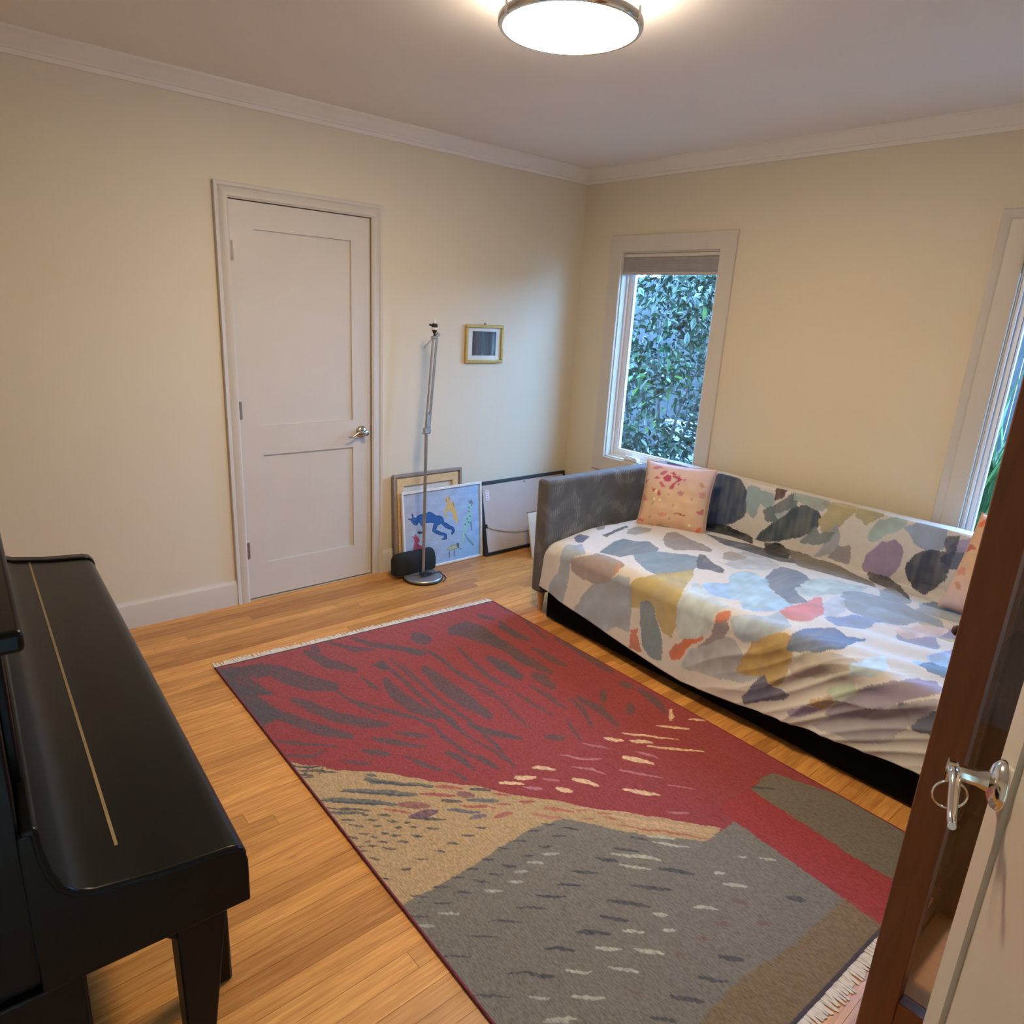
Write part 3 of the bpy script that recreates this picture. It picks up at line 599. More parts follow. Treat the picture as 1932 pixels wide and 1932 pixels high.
rounded_panel(SX0, SX1, SB-0.075, SB, ZB, ZT-0.006, 'backrest')
MB().box(SX0+AT+0.045, SX1-AT-0.02, SF-0.016, SB-0.09, 0.010, 0.245).build('trundle_base', mat('black_dust_cloth', (0.004, 0.004, 0.004), 0.9, spec=0.1), sofa, bevel=0.008)
MB().box(SX0+AT+0.01, SX1-AT-0.01, SF+0.035, SB-0.08, 0.245, ZS-0.02).build('mattress', mat('mattress_cotton', (0.6, 0.58, 0.55), 0.9), sofa, bevel=0.04, seg=4)
for lx, ly, sx, sy in ((SX0+0.045, SF+0.03, 1, -1), (SX1-0.045, SF+0.03, 1, -1), (SX0+0.045, SB-0.06, 1, 1), (SX1-0.045, SB-0.06, 1, 1), ((SX0+SX1)/2, SF+0.3, 1, -1)):
    MB().tube([(lx, ly, 0.0), (lx, ly-sy*0.0, 0.06), (lx, ly, 0.142)], [0.011, 0.017, 0.024], 14).build('leg', LEGW, sofa, smooth=True)

# bedspread: s = x, t = unfolded length down the back, over the seat and down the front
YBK = -0.165                      # front of the cloth-covered back
ZSEAT = 0.455; RF = 0.075; YF = -1.175
TB = 0.30                         # height of the cloth on the back
def hem_z(x):
    return np.interp(x, [1.02, 1.07, 1.2, 1.44, 1.7, 2.0, 2.25, 2.49, 2.92, 3.12], [0.23, 0.20, 0.165, 0.135, 0.10, 0.072, 0.095, 0.125, 0.17, 0.18])
seatL = (YBK-(YF+RF))             # flat seat length
arcL = RF*math.pi/2
def cloth_t(px, py):
    """photo pixel -> (x, t) on the cloth"""
    p = on_plane(px, py, 2, ZSEAT)
    if p[1] > YBK-0.03:
        b = on_plane(px, py, 1, YBK); return (b[0], -(b[2]-ZSEAT))
    if p[1] > YF+RF*0.6: return (p[0], YBK-p[1])
    f = on_plane(px, py, 1, YF); return (f[0], seatL+arcL+(ZSEAT-RF-f[2]))
NX, NT_ = 430, 400
sx = np.linspace(1.022, 3.118, NX)
FR = ZSEAT-RF                                      # front drop reference
tt = np.linspace(0, 1, NT_)
X, K = np.meshgrid(sx, tt, indexing='ij')
Tmin = -(TB+0.075)
Tmax = seatL+arcL+(FR-hem_z(X))
T = Tmin+(Tmax-Tmin)*K
Y = np.zeros_like(T); Zc = np.zeros_like(T); NYv = np.zeros_like(T); NZv = np.zeros_like(T)
b0 = T < -TB                                       # over the top of the back
Y[b0] = YBK+(-TB-T[b0]); Zc[b0] = ZSEAT+TB+0.004; NZv[b0] = 1
b1 = (T >= -TB) & (T < 0); Y[b1] = YBK-0.012*(1+T[b1]/TB); Zc[b1] = ZSEAT-T[b1]; NYv[b1] = -1
b2 = (T >= 0) & (T < seatL); Y[b2] = YBK-0.012-(T[b2])*(seatL-0.012)/seatL; Zc[b2] = ZSEAT; NZv[b2] = 1
b3 = (T >= seatL) & (T < seatL+arcL); th = (T[b3]-seatL)/RF; Y[b3] = YF+RF-RF*np.sin(th); Zc[b3] = FR+RF*np.cos(th); NYv[b3] = -np.sin(th); NZv[b3] = np.cos(th)
b4 = T >= seatL+arcL; q = T[b4]-seatL-arcL; Y[b4] = YF-0.035*(q/0.3)**1.4; Zc[b4] = FR-q; NYv[b4] = -1
XT = np.stack([X, T], -1)
front = np.clip((T-seatL*0.92)/0.25, 0, 1); back = np.clip(-T/0.05, 0, 1); seat = 1-np.maximum(front, back)
rightw = np.clip((X-1.75)/0.7, 0, 1)
fold = np.zeros_like(T)
# diagonal drag folds on the right of the front, softer ripples elsewhere
dcoord = (X*0.78+T*0.62)
perp = (X*0.55+T*0.85)
def ridge(ph): return 1-2*np.abs(np.sin(ph))**0.7
fold += front*np.clip((X-1.95)/0.5, 0, 1)*0.011*ridge(24*perp+1.6*wave(XT, 4.5, 31)+0.8*wave(XT, 11, 39))*(0.6+0.4*wave(XT, 6, 32))
fold += front*np.clip((X-2.1)/0.5, 0, 1)*0.005*ridge(47*perp+2.5*wave(XT, 6, 30)+2.0)
fold += front*0.005*wave(np.stack([X*1.0, T*0.25], -1), 16, 33)
fold += seat*0.010*wave(np.stack([X*0.5, T], -1), 9, 34)
fold += seat*rightw*0.006*np.sin(48*(T*1.0+0.22*X)+1.5*wave(XT, 4, 35))*np.clip((X-2.2)/0.5, 0, 1)
fold += back*0.006*wave(np.stack([X, T*0.6], -1), 12, 36)
crease = np.exp(-((T-0.02)/0.05)**2)
fold += crease*0.018*wave(np.stack([X, T*0.3], -1), 14, 37)
fold += seat*0.028*np.clip((T-0.02)/0.2, 0, 1)*np.sin(np.clip(T/seatL, 0, 1)*np.pi)   # puffy middle
fold = np.where(b0, np.abs(fold)*0.6, fold)
fold = np.where(b1, np.maximum(fold, -0.004), fold)
Xn = X+0.004*wave(XT, 15, 38)
Xn = np.clip(Xn, 1.024, 3.116)
Y2 = Y+NYv*fold; Z2 = Zc+NZv*fold
# round the left end down beside the arm
endr = np.exp(-np.clip(X-1.022, 0, None)/0.05)
Z2 -= np.where(T > -0.02, endr*0.055*np.clip((T+0.02)/0.3, 0, 1), 0)
Y2 += np.where(b4 | b3, endr*0.02, 0)
BP = np.stack([Xn, Y2, Z2], -1)
WS, WF = lin((212, 210, 228)), lin((214, 190, 168))
wq = XT+np.stack([wave(XT, 22, 41)*0.009+wave(XT, 80, 42)*0.004+wave(XT, 240, 49)*0.002, wave(XT, 22, 43)*0.009+wave(XT, 80, 44)*0.004+wave(XT, 240, 50)*0.002], -1)
bp_ = Paint(wq, np.array([0.64, 0.62, 0.60]))
Z7 = zoom((980, 840), 520/1932); Z8 = zoom((1380, 880), 552/1932)
cloud = wave(XT, 26, 47)*0.6+wave(XT, 70, 48)*0.4
streak = wave(np.stack([X, T*0.12], -1), 120, 45)*0.5+wave(np.stack([X*1.0, T*0.2], -1), 40, 46)*0.5
def bpoly(Z, pts, col, a=0.93, n=10):
    q = np.array([cloth_t(*Z(p)) for p in pts]); tm = q[:, 1].mean()
    f = np.clip((tm-0.55)/0.3, 0, 1); w = WS*(1-f)+WF*f
    if tm < 0: w = WF; f = 1.0
    c = np.clip(lin(col)/w*0.64, 0.008, 0.8)
    c = c*(0.55+0.45*f)+c.mean()*(0.45-0.45*f)
    cen = q.mean(0); q = cen+(q-cen)*1.07
    q = np.stack([q*0.9+np.roll(q, -1, 0)*0.1, q*0.1+np.roll(q, -1, 0)*0.9], 1).reshape(-1, 2)
    k = bp_.inside(q)
    if len(k[0]):
        al = np.clip(a+0.16*streak[k]+0.10*cloud[k], 0, 1)[:, None]; wash = (1+0.14*streak[k]+0.22*cloud[k])[:, None]
        bp_.c[k] = bp_.c[k]*(1-al)+c*al*np.clip(wash, 0.6, 1.45)
# random washes first, so the hidden parts carry the pattern too
pal = [(112, 118, 120), (160, 130, 115), (185, 150, 95), (165, 158, 152), (150, 135, 140), (165, 180, 200), (90, 90, 100), (205, 115, 80), (190, 200, 200), (165, 140, 150)]
rr = random.Random(12)
for _ in range(26):
    cx, ct = rr.uniform(2.7, 3.15), rr.uniform(-0.3, 1.4); a0_, b0_ = rr.uniform(0.05, 0.13), rr.uniform(0.04, 0.09); ph = rr.uniform(0, 3)
    q = [(cx+a0_*math.cos(t)*(1+0.25*math.sin(3*t+ph)), ct+b0_*math.sin(t)*(1+0.25*math.cos(2*t+ph))) for t in np.linspace(0, 6.28, 18)[:-1]]
    bp_.fill(q, np.clip(lin(rr.choice(pal))/WF*0.64, 0.02, 0.9), 0.9)
B7 = [([(580, 750), (660, 700), (740, 690), (800, 710), (900, 720), (960, 770), (900, 785), (800, 790), (700, 790), (640, 770)], (112, 118, 122)),
 ([(820, 800), (900, 780), (1000, 790), (1150, 810), (1260, 830), (1270, 860), (1200, 890), (1100, 900), (1030, 920), (950, 900), (880, 870)], (125, 135, 140)),
 ([(1250, 810), (1300, 820), (1350, 860), (1420, 900), (1400, 920), (1330, 900), (1240, 880)], (100, 100, 116)),
 ([(1050, 665), (1110, 660), (1150, 690), (1180, 710), (1260, 740), (1330, 770), (1320, 788), (1200, 785), (1100, 780), (1030, 760), (1020, 710)], (150, 134, 142)),
 ([(370, 800), (460, 765), (560, 760), (640, 790), (690, 840), (660, 900), (620, 960), (540, 970), (450, 930), (380, 880)], (158, 130, 116)),
 ([(650, 830), (700, 820), (690, 880), (650, 930)], (190, 132, 98)),
 ([(800, 940), (880, 910), (1000, 910), (1200, 890), (1215, 930), (1130, 980), (1110, 1080), (1120, 1180), (1060, 1330), (1000, 1280), (950, 1130), (880, 1090), (840, 1130), (780, 1120), (785, 1000)], (182, 148, 92)),
 ([(430, 1130), (460, 1040), (540, 980), (620, 960), (690, 930), (750, 945), (775, 1000), (775, 1150), (790, 1290), (720, 1270), (620, 1280), (520, 1210), (430, 1170)], (160, 154, 150)),
 ([(845, 1110), (900, 1095), (950, 1150), (990, 1290), (1030, 1480), (940, 1460), (890, 1380), (860, 1210)], (126, 128, 126)),
 ([(810, 1290), (850, 1280), (850, 1330), (890, 1440), (800, 1400)], (192, 110, 84)),
 ([(1370, 1240), (1450, 1250), (1470, 1290), (1420, 1400), (1300, 1480), (1160, 1520), (1250, 1420), (1350, 1330)], (148, 124, 118)),
 ([(1100, 1400), (1180, 1340), (1240, 1330), (1300, 1310), (1300, 1350), (1220, 1400), (1150, 1480), (1090, 1480), (1075, 1440)], (204, 106, 70)),
 ([(1370, 1180), (1450, 1170), (1475, 1210), (1450, 1250), (1370, 1240)], (204, 112, 78)),
 ([(1130, 1010), (1220, 960), (1300, 1000), (1400, 1090), (1460, 1130), (1350, 1170), (1340, 1290), (1260, 1330), (1150, 1330), (1110, 1240)], (190, 184, 170)),
 ([(1290, 980), (1400, 980), (1500, 1000), (1560, 1060), (1640, 1100), (1750, 1130), (1890, 1150), (1800, 1190), (1650, 1170), (1560, 1150), (1570, 1100), (1480, 1090), (1400, 1060), (1330, 1020)], (160, 174, 194)),
 ([(290, 680), (380, 700), (440, 690), (420, 760), (370, 790), (350, 880), (350, 1000), (330, 1090), (240, 1020), (230, 960), (280, 880)], (160, 154, 152)),
 ([(390, 640), (430, 625), (490, 655), (450, 680), (400, 675)], (92, 88, 98)), ([(520, 580), (600, 565), (610, 600), (550, 615)], (136, 132, 132)), ([(620, 545), (700, 540), (690, 565), (630, 570)], (146, 142, 142)),
 ([(580, 650), (640, 640), (740, 590), (760, 600), (660, 650), (600, 665)], (90, 86, 86)), ([(760, 620), (830, 600), (920, 620), (900, 650), (820, 665), (760, 650)], (160, 156, 162)),
 ([(1480, 1230), (1560, 1180), (1650, 1200), (1750, 1230), (1830, 1260), (1720, 1290), (1600, 1360), (1530, 1340)], (165, 160, 156)),
 ([(1250, 1420), (1480, 1350), (1600, 1500), (1700, 1620), (1500, 1640), (1200, 1560), (1160, 1520)], (172, 160, 150)),
 ([(1640, 1300), (1860, 1340), (1870, 1400), (1900, 1500), (1820, 1560), (1720, 1540), (1600, 1560), (1560, 1480), (1620, 1400)], (188, 142, 90)),
 ([(1500, 930), (1600, 920), (1700, 960), (1740, 1040), (1640, 1060), (1500, 990)], (168, 188, 204)), ([(1370, 850), (1450, 870), (1520, 800), (1600, 760), (1700, 800), (1820, 880), (1700, 910), (1500, 890)], (178, 184, 206)),
 ([(1430, 800), (1500, 785), (1580, 820), (1500, 850), (1430, 840)], (172, 158, 150)),
 ([(1310, 640), (1400, 660), (1640, 700), (1900, 790), (1932, 850), (1800, 830), (1600, 760), (1450, 730), (1380, 690)], (80, 86, 112)),
 ([(1310, 320), (1350, 240), (1420, 205), (1500, 220), (1560, 270), (1590, 340), (1590, 430), (1560, 500), (1500, 545), (1430, 560), (1310, 540), (1300, 430)], (70, 72, 82)),
 ([(1310, 540), (1440, 560), (1640, 650), (1630, 690), (1500, 640), (1310, 600)], (52, 56, 70)),
 ([(1000, 130), (1060, 115), (1090, 130), (1200, 160), (1320, 200), (1260, 215), (1090, 190)], (96, 104, 128))]
B8 = [([(110, 140), (160, 130), (280, 190), (290, 230), (240, 280), (200, 240), (150, 340), (100, 300)], (150, 155, 145)), ([(300, 145), (370, 165), (350, 200), (290, 220)], (95, 60, 55)),
 ([(220, 290), (270, 260), (410, 190), (440, 230), (430, 280), (300, 370), (230, 350)], (112, 110, 103)), ([(300, 310), (420, 280), (330, 355)], (188, 178, 165)),
 ([(180, 480), (220, 410), (340, 350), (400, 290), (480, 270), (560, 300), (590, 350), (560, 400), (470, 460), (340, 490)], (72, 76, 75)),
 ([(440, 190), (560, 210), (640, 240), (590, 300), (480, 260), (420, 230)], (165, 160, 140)),
 ([(590, 250), (740, 250), (820, 270), (800, 330), (730, 380), (700, 420), (620, 430), (580, 360), (640, 290)], (180, 150, 105)),
 ([(830, 280), (1020, 320), (930, 370), (890, 385), (820, 340)], (175, 150, 105)), ([(920, 430), (980, 360), (1080, 335), (1160, 350), (1150, 390), (1060, 440), (960, 490), (915, 470)], (165, 168, 150)),
 ([(640, 430), (710, 380), (720, 480), (690, 560), (560, 590), (600, 540)], (165, 150, 145)), ([(465, 500), (560, 390), (590, 430), (680, 430), (640, 490), (540, 510)], (130, 128, 115)),
 ([(700, 520), (790, 520), (790, 640), (640, 600)], (152, 132, 122)), ([(880, 620), (920, 560), (1000, 500), (1080, 500), (1130, 560), (1110, 650), (1040, 740), (950, 700), (870, 680)], (155, 125, 140)),
 ([(1150, 400), (1250, 380), (1420, 420), (1420, 520), (1300, 580), (1220, 520)], (150, 152, 160)), ([(1170, 650), (1230, 590), (1320, 560), (1420, 570), (1420, 730), (1360, 780), (1280, 830), (1210, 790), (1180, 720)], (72, 68, 75)),
 ([(1420, 460), (1520, 470), (1500, 560), (1420, 700)], (80, 78, 85)), ([(230, 510), (330, 510), (390, 560), (370, 620), (250, 590), (230, 560)], (60, 58, 66)),
 ([(390, 560), (560, 610), (750, 680), (900, 760), (960, 820), (800, 790), (600, 740), (450, 690)], (128, 120, 122)), ([(900, 700), (1050, 740), (1130, 800), (1180, 900), (1050, 830), (930, 770)], (92, 92, 110)),
 ([(270, 720), (340, 705), (440, 740), (540, 820), (500, 850), (420, 860), (480, 940), (380, 940), (280, 870), (230, 820)], (110, 130, 165)),
 ([(420, 850), (540, 790), (700, 800), (800, 830), (900, 830), (780, 890), (600, 890), (470, 900)], (170, 200, 220)),
 ([(0, 740), (120, 740), (240, 790), (230, 850), (380, 950), (300, 970), (80, 940), (60, 890), (0, 880)], (165, 186, 200)),
 ([(750, 880), (880, 880), (1000, 900), (1150, 930), (1250, 1000), (1370, 1060), (1360, 1090), (1200, 1070), (1000, 1060), (800, 1000), (740, 950)], (140, 160, 195)),
 ([(580, 950), (700, 910), (750, 930), (740, 1000), (650, 1040), (600, 1010)], (185, 190, 215)), ([(380, 960), (470, 950), (520, 910), (580, 910), (580, 950), (610, 1020), (540, 1050), (430, 1040), (320, 1000)], (215, 122, 122)),
 ([(620, 1040), (800, 1020), (1020, 1060), (900, 1090), (700, 1090)], (130, 146, 184)),
 ([(370, 1150), (450, 1100), (560, 1090), (680, 1100), (760, 1140), (890, 1155), (740, 1200), (560, 1205), (440, 1240), (370, 1220)], (112, 117, 130)),
 ([(0, 1010), (90, 980), (200, 1000), (330, 990), (380, 1070), (280, 1100), (160, 1150), (60, 1140)], (172, 168, 164)),
 ([(80, 1270), (180, 1180), (280, 1110), (360, 1140), (350, 1220), (390, 1290), (360, 1380), (290, 1430), (250, 1400), (170, 1370), (60, 1340)], (190, 145, 85)),
 ([(500, 1230), (640, 1220), (860, 1290), (780, 1360), (600, 1390), (450, 1400), (390, 1330)], (190, 162, 136)), ([(790, 1330), (900, 1260), (1000, 1260), (1050, 1330), (920, 1400), (800, 1390)], (192, 192, 184)),
 ([(90, 1500), (220, 1370), (260, 1430), (380, 1490), (330, 1530), (200, 1560), (100, 1540)], (108, 98, 106)),
 ([(820, 1490), (1100, 1420), (1200, 1380), (1330, 1410), (1370, 1480), (1100, 1580), (900, 1640), (700, 1640), (640, 1610)], (158, 132, 136)),
 ([(640, 1470), (800, 1440), (810, 1500), (700, 1560), (630, 1500)], (186, 180, 146)), ([(550, 1530), (660, 1510), (670, 1560), (570, 1590)], (195, 150, 110)), ([(370, 1600), (500, 1560), (590, 1580), (480, 1640), (400, 1630)], (165, 140, 150)),
 ([(560, 1690), (700, 1640), (900, 1640), (1330, 1540), (1320, 1620), (1000, 1800), (850, 1800)], (172, 150, 142)), ([(1000, 1070), (1200, 1090), (1420, 1120), (1330, 1170), (1150, 1160)], (214, 182, 188)),
 ([(1300, 1290), (1420, 1260), (1410, 1320), (1350, 1320)], (150, 165, 195)), ([(990, 860), (1050, 810), (1190, 900), (1180, 930), (980, 890)], (145, 160, 190))]
for p, c in B7: bpoly(Z7, p, c)
for p, c in B8: bpoly(Z8, p, c)
bs = mesh_obj('bedspread', grid_mesh('bedspread', BP, bp_.c), vcol_mat('printed_cotton', 0.85, 1500, 0.08, 0.03, 30, 0.1), smooth=True)
so = bs.modifiers.new('thick', 'SOLIDIFY'); so.thickness = 0.004; so.offset = -1
tag(bs, 'white bedspread with grey, blue, mustard and orange brushstroke blotches draped over the daybed', 'bedspread')

# ------------------------------------------------------------------ cushions
def cushion(label, c, size, yaw, tilt, roll, paint, thick=0.075):
    n = 70; u, v = np.meshgrid(np.linspace(-1, 1, n), np.linspace(-1, 1, n), indexing='ij')
    pin = 1-0.06*(1-v**2)*np.abs(u)**3; pin2 = 1-0.06*(1-u**2)*np.abs(v)**3
    xx = u*size/2*pin; zz_ = v*size/2*pin2
    th = thick*np.clip((1-u**4)*(1-v**4), 0, 1)**0.55+0.002
    uv = np.stack([(u+1)/2, (v+1)/2], -1)
    th = th*(1+0.05*wave(uv, 9, 61))+0.0025*wave(uv, 22, 62)*np.clip((1-u**2)*(1-v**2)*4, 0, 1)
    col = paint(uv)
    A = np.stack([xx, -th, zz_], -1); B = np.stack([xx, th*0.6, zz_], -1)[::-1]
    Rm = Matrix.Rotation(yaw, 3, 'Z') @ Matrix.Rotation(tilt, 3, 'X') @ Matrix.Rotation(roll, 3, 'Y'); Rn = np.array(Rm)
    pts = np.concatenate([A.reshape(-1, 3), B.reshape(-1, 3)]) @ Rn.T+np.array(c)
    idx = np.arange(n*n).reshape(n, n); f = []
    for k in (0, n*n):
        i = idx+k; f.append(np.stack([i[:-1, :-1], i[1:, :-1], i[1:, 1:], i[:-1, 1:]], -1).reshape(-1, 4))
    f = np.concatenate(f)
    me = bpy.data.meshes.new('cushion'); me.from_pydata([tuple(p) for p in pts], [], [tuple(map(int, q)) for q in f]); me.update()
    set_cols(me, np.concatenate([col.reshape(-1, 3), col[::-1].reshape(-1, 3)]))
    bm = bmesh.new(); bm.from_mesh(me); bmesh.ops.remove_doubles(bm, verts=bm.verts, dist=0.0048*0+1e-5); bm.to_mesh(me); bm.free()
    e = tag(empty('cushion', (c[0], c[1], c[2]-size/2)), label, 'cushion', 'floral cushions on the daybed')
    cov = mesh_obj('cover', me, vcol_mat('floral_satin', 0.55, 700, 0.08, 0.05, 18), e, smooth=True)
    # corded seam around the edge
    ring = []
    for k in range(4*24):
        s, t = divmod(k, 24); t = t/24*2-1
        a, b = [(t, -1), (1, t), (-t, 1), (-1, -t)][s]
        pa = 1-0.06*(1-b**2)*abs(a)**3; pb = 1-0.06*(1-a**2)*abs(b)**3
        ring.append(tuple(np.array([a*size/2*pa, 0, b*size/2*pb]) @ Rn.T+np.array(c)))
    ring.append(ring[0])
    MB().tube(ring, 0.0035, 6, False).build('seam', CUSHSEAM, e, smooth=True)
    return e
CUSHSEAM = mat('cushion_seam', (0.62, 0.36, 0.27), 0.7)
PX = zoom((0, 0), 1)
ph = homog([(330, 200), (1790, 500), (1700, 1860), (60, 1620)])
WC = lin((214, 192, 176))
def calb(c): return np.clip(lin(c)/WC*0.66, 0.01, 0.92)
def paint_a(uv):
    wp = uv+np.stack([wave(uv, 40, 71), wave(uv, 40, 72)], -1)*0.006
    p = Paint(wp, calb((212, 160, 122)))
    up = np.clip((uv[..., 1]-0.55)/0.4, 0, 1)[..., None]*0.8; p.c = p.c*(1-up)+calb((216, 176, 172))*up
    lo = np.clip((0.35-uv[..., 1])/0.35, 0, 1)[..., None]*0.5; p.c = p.c*(1-lo)+calb((210, 140, 100))*lo
    P_ = lambda pts, c, a=0.9: p.fill([ph(q) for q in pts], calb(c), a)
    CR_ = (178, 28, 78)
    P_([(735, 600), (790, 555), (870, 550), (920, 590), (910, 650), (850, 690), (780, 670)], CR_)
    P_([(530, 595), (600, 540), (670, 600), (620, 625)], (190, 70, 90)); P_([(650, 510), (730, 450), (830, 470), (800, 510), (720, 550)], (188, 80, 105)); P_([(880, 500), (950, 480), (1010, 550), (960, 570)], CR_)
    P_([(930, 590), (1000, 560), (1080, 600), (1160, 650), (1120, 680), (1040, 650)], CR_); P_([(640, 690), (710, 660), (780, 750), (830, 775), (720, 785)], (186, 70, 96)); P_([(890, 820), (940, 720), (1030, 670), (1130, 670), (1010, 720), (980, 800), (930, 840)], (184, 50, 86))
    P_([(1060, 570), (1090, 560), (1110, 610), (1080, 620)], CR_); P_([(1170, 640), (1230, 660), (1200, 690)], CR_); P_([(1060, 730), (1120, 720), (1100, 770), (1060, 760)], (190, 80, 100))
    P_([(450, 400), (590, 330), (740, 380), (590, 410)], (192, 100, 120)); P_([(480, 780), (600, 830), (690, 870), (700, 930), (640, 960), (600, 880), (510, 850)], (178, 60, 70))
    P_([(1060, 910), (1120, 870), (1210, 920), (1150, 985), (1090, 960)], (176, 110, 112)); P_([(1010, 1340), (1110, 1320), (1260, 1380), (1210, 1400), (1120, 1355)], (150, 40, 40))
    P_([(120, 1470), (200, 1430), (330, 1480), (260, 1520)], (206, 96, 78)); P_([(430, 1650), (510, 1605), (580, 1640), (510, 1690)], (150, 24, 40)); P_([(1500, 1720), (1540, 1640), (1620, 1620), (1640, 1690), (1560, 1790)], (222, 96, 62))
    for x, y in ((520, 1100), (990, 1170), (450, 1400), (930, 1440), (1370, 1050), (330, 480), (1160, 1730), (880, 940)):
        P_([(x-35, y), (x, y-40), (x+35, y), (x, y+40)], (150, 130, 100), 0.7)
    for x, y in ((600, 860), (560, 1010), (690, 1040), (1370, 1580)): P_([(x-45, y), (x, y-35), (x+40, y+10), (x, y+40)], (236, 205, 150))
    P_([(210, 930), (280, 900), (390, 1010), (300, 1060), (220, 1020)], (200, 120, 110)); P_([(1470, 720), (1560, 740), (1640, 840), (1560, 830)], (196, 130, 100)); P_([(1500, 940), (1660, 900), (1640, 1040), (1540, 1020)], (202, 130, 110)); P_([(640, 1320), (860, 1310), (840, 1400), (700, 1410)], (206, 132, 96)); P_([(1480, 1310), (1660, 1250), (1650, 1380), (1580, 1370)], (180, 90, 80)); P_([(260, 590), (400, 600), (330, 680), (270, 690)], (190, 120, 95))
    P_([(600, 1600), (720, 1580), (850, 1640), (980, 1670), (860, 1700), (720, 1660)], (130, 110, 80), 0.6)
    return p.c
def paint_b(uv): return paint_a(np.stack([1-uv[..., 0], 1-uv[..., 1]], -1))
cushion('pink and peach floral cushion with a crimson blossom beside the grey arm', (1.300, -0.425, 0.632), 0.388, math.radians(27), math.radians(-17), math.radians(1), paint_a)
cushion('pink and peach floral cushion mostly hidden behind the brown cabinet post', (2.895, -0.345, 0.675), 0.43, math.radians(-12), math.radians(-18), math.radians(2), paint_b)

# ------------------------------------------------------------------ upright piano (local x along its length, y towards the room)
RZ = math.radians(-2.3)
pn = tag(empty('upright_piano', (2.585, -3.293, 0), RZ), 'black upright piano with its key lid closed, at the left edge', 'piano')
L = -1.535
def pb(name, m, par=pn, mt=BLACKLACQ, bv=0.004, **k): return m.build(name, mt, par, bevel=bv, local=True, **k)
pb('lower_body', MB().box(L, 0, -0.585, -0.240, 0.03, 0.655))
pb('plinth', MB().box(L+0.01, -0.01, -0.58, -0.225, 0.0, 0.075))
pb('upper_body', MB().box(L+0.012, -0.012, -0.585, -0.285, 0.655, 1.17))
pb('music_panel', MB().box(L+0.10, -0.10, -0.287, -0.272, 0.93, 1.15))
pb('top_lid', MB().box(L-0.006, 0.0, -0.590, -0.247, 1.170, 1.200), bv=0.007)
pb('key_bed', MB().box(L+0.004, -0.004, -0.285, -0.004, 0.652, 0.735))
ck = [(0.0, 0.650), (0.0, 0.742), (-0.004, 0.757), (-0.014, 0.768), (-0.030, 0.773), (-0.130, 0.781), (-0.212, 0.795), (-0.235, 0.806), (-0.250, 0.824), (-0.260, 0.850), (-0.266, 0.885), (-0.268, 0.925), (-0.286, 0.925), (-0.286, 0.650)]
for x0 in (L, -0.034):
    dz_ = 0.0 if x0 == L else -0.012
    pb('cheek', MB().extrude([(p[0]-(0.003 if dz_ else 0), p[1]+(dz_ if p[1] > 0.7 else 0)) for p in ck], lambda p: (x0, p[0], p[1]), lambda p: (x0+0.034, p[0], p[1])), bv=0.003)
lid = [(-0.004, 0.728), (-0.004, 0.744), (-0.010, 0.756), (-0.020, 0.763), (-0.034, 0.766), (-0.130, 0.774), (-0.212, 0.788), (-0.232, 0.798), (-0.246, 0.815), (-0.256, 0.842), (-0.262, 0.880), (-0.265, 0.920), (-0.285, 0.920), (-0.285, 0.735), (-0.02, 0.735)]
kl = pb('key_lid', MB().extrude(lid, lambda p: (L+0.036, p[0], p[1]), lambda p: (-0.001, p[0], p[1])), bv=0.006, seg=3)
hs = MB().extrude([(-0.170, 0.7815), (-0.1748, 0.7823), (-0.1748, 0.779), (-0.170, 0.779)], lambda p: (L+0.040, p[0], p[1]), lambda p: (-0.086, p[0], p[1])).build('hinge_strip', BRASS, kl, local=True)
hs['label'] = 'long thin brass hinge strip'
for x0 in (L+0.006, -0.078):
    a_, b_ = x0, x0+0.072; m = MB()
    lv = [(0.652, -0.115, -0.040, 0.0), (0.40, -0.112, -0.068, 0.008), (0.0, -0.108, -0.074, 0.012)]
    m.add([q for z, yb, yf, i_ in lv for q in ((a_+i_, yb, z), (b_-i_, yb, z), (b_-i_, yf, z), (a_+i_, yf, z))],
          [(0, 1, 2, 3), (11, 10, 9, 8)]+[(4*k+q, 4*k+4+q, 4*k+4+(q+1) % 4, 4*k+(q+1) % 4) for k in (0, 1) for q in range(4)])
    m.extrude([(-0.110, 0.653), (-0.142, 0.653), (-0.136, 0.640), (-0.108, 0.612)], lambda p: (a_+0.01, p[0], p[1]), lambda p: (b_-0.01, p[0], p[1]))
    pb('leg', m, bv=0.004)
# bench pushed under the keyboard
bn = tag(empty('piano_bench', (1.79, -3.368, 0), RZ), 'black wooden bench tucked under the piano keyboard, one leg showing', 'bench')
MB().box(-0.350, 0.350, -0.16, 0.168, 0.425, 0.470).build('seat', BLACKLACQ, bn, bevel=0.01, local=True)
MB().box(-0.34, 0.34, -0.135, 0.145, 0.36, 0.425).build('apron', BLACKLACQ, bn, bevel=0.004, local=True)
for sx_ in (-1, 1):
    for sy_ in (-0.137, 0.150):
        MB().box(sx_*0.33-0.022, sx_*0.33+0.022, sy_-0.022, sy_+0.022, 0.0, 0.425).build('leg', BLACKLACQ, bn, bevel=0.006, local=True)

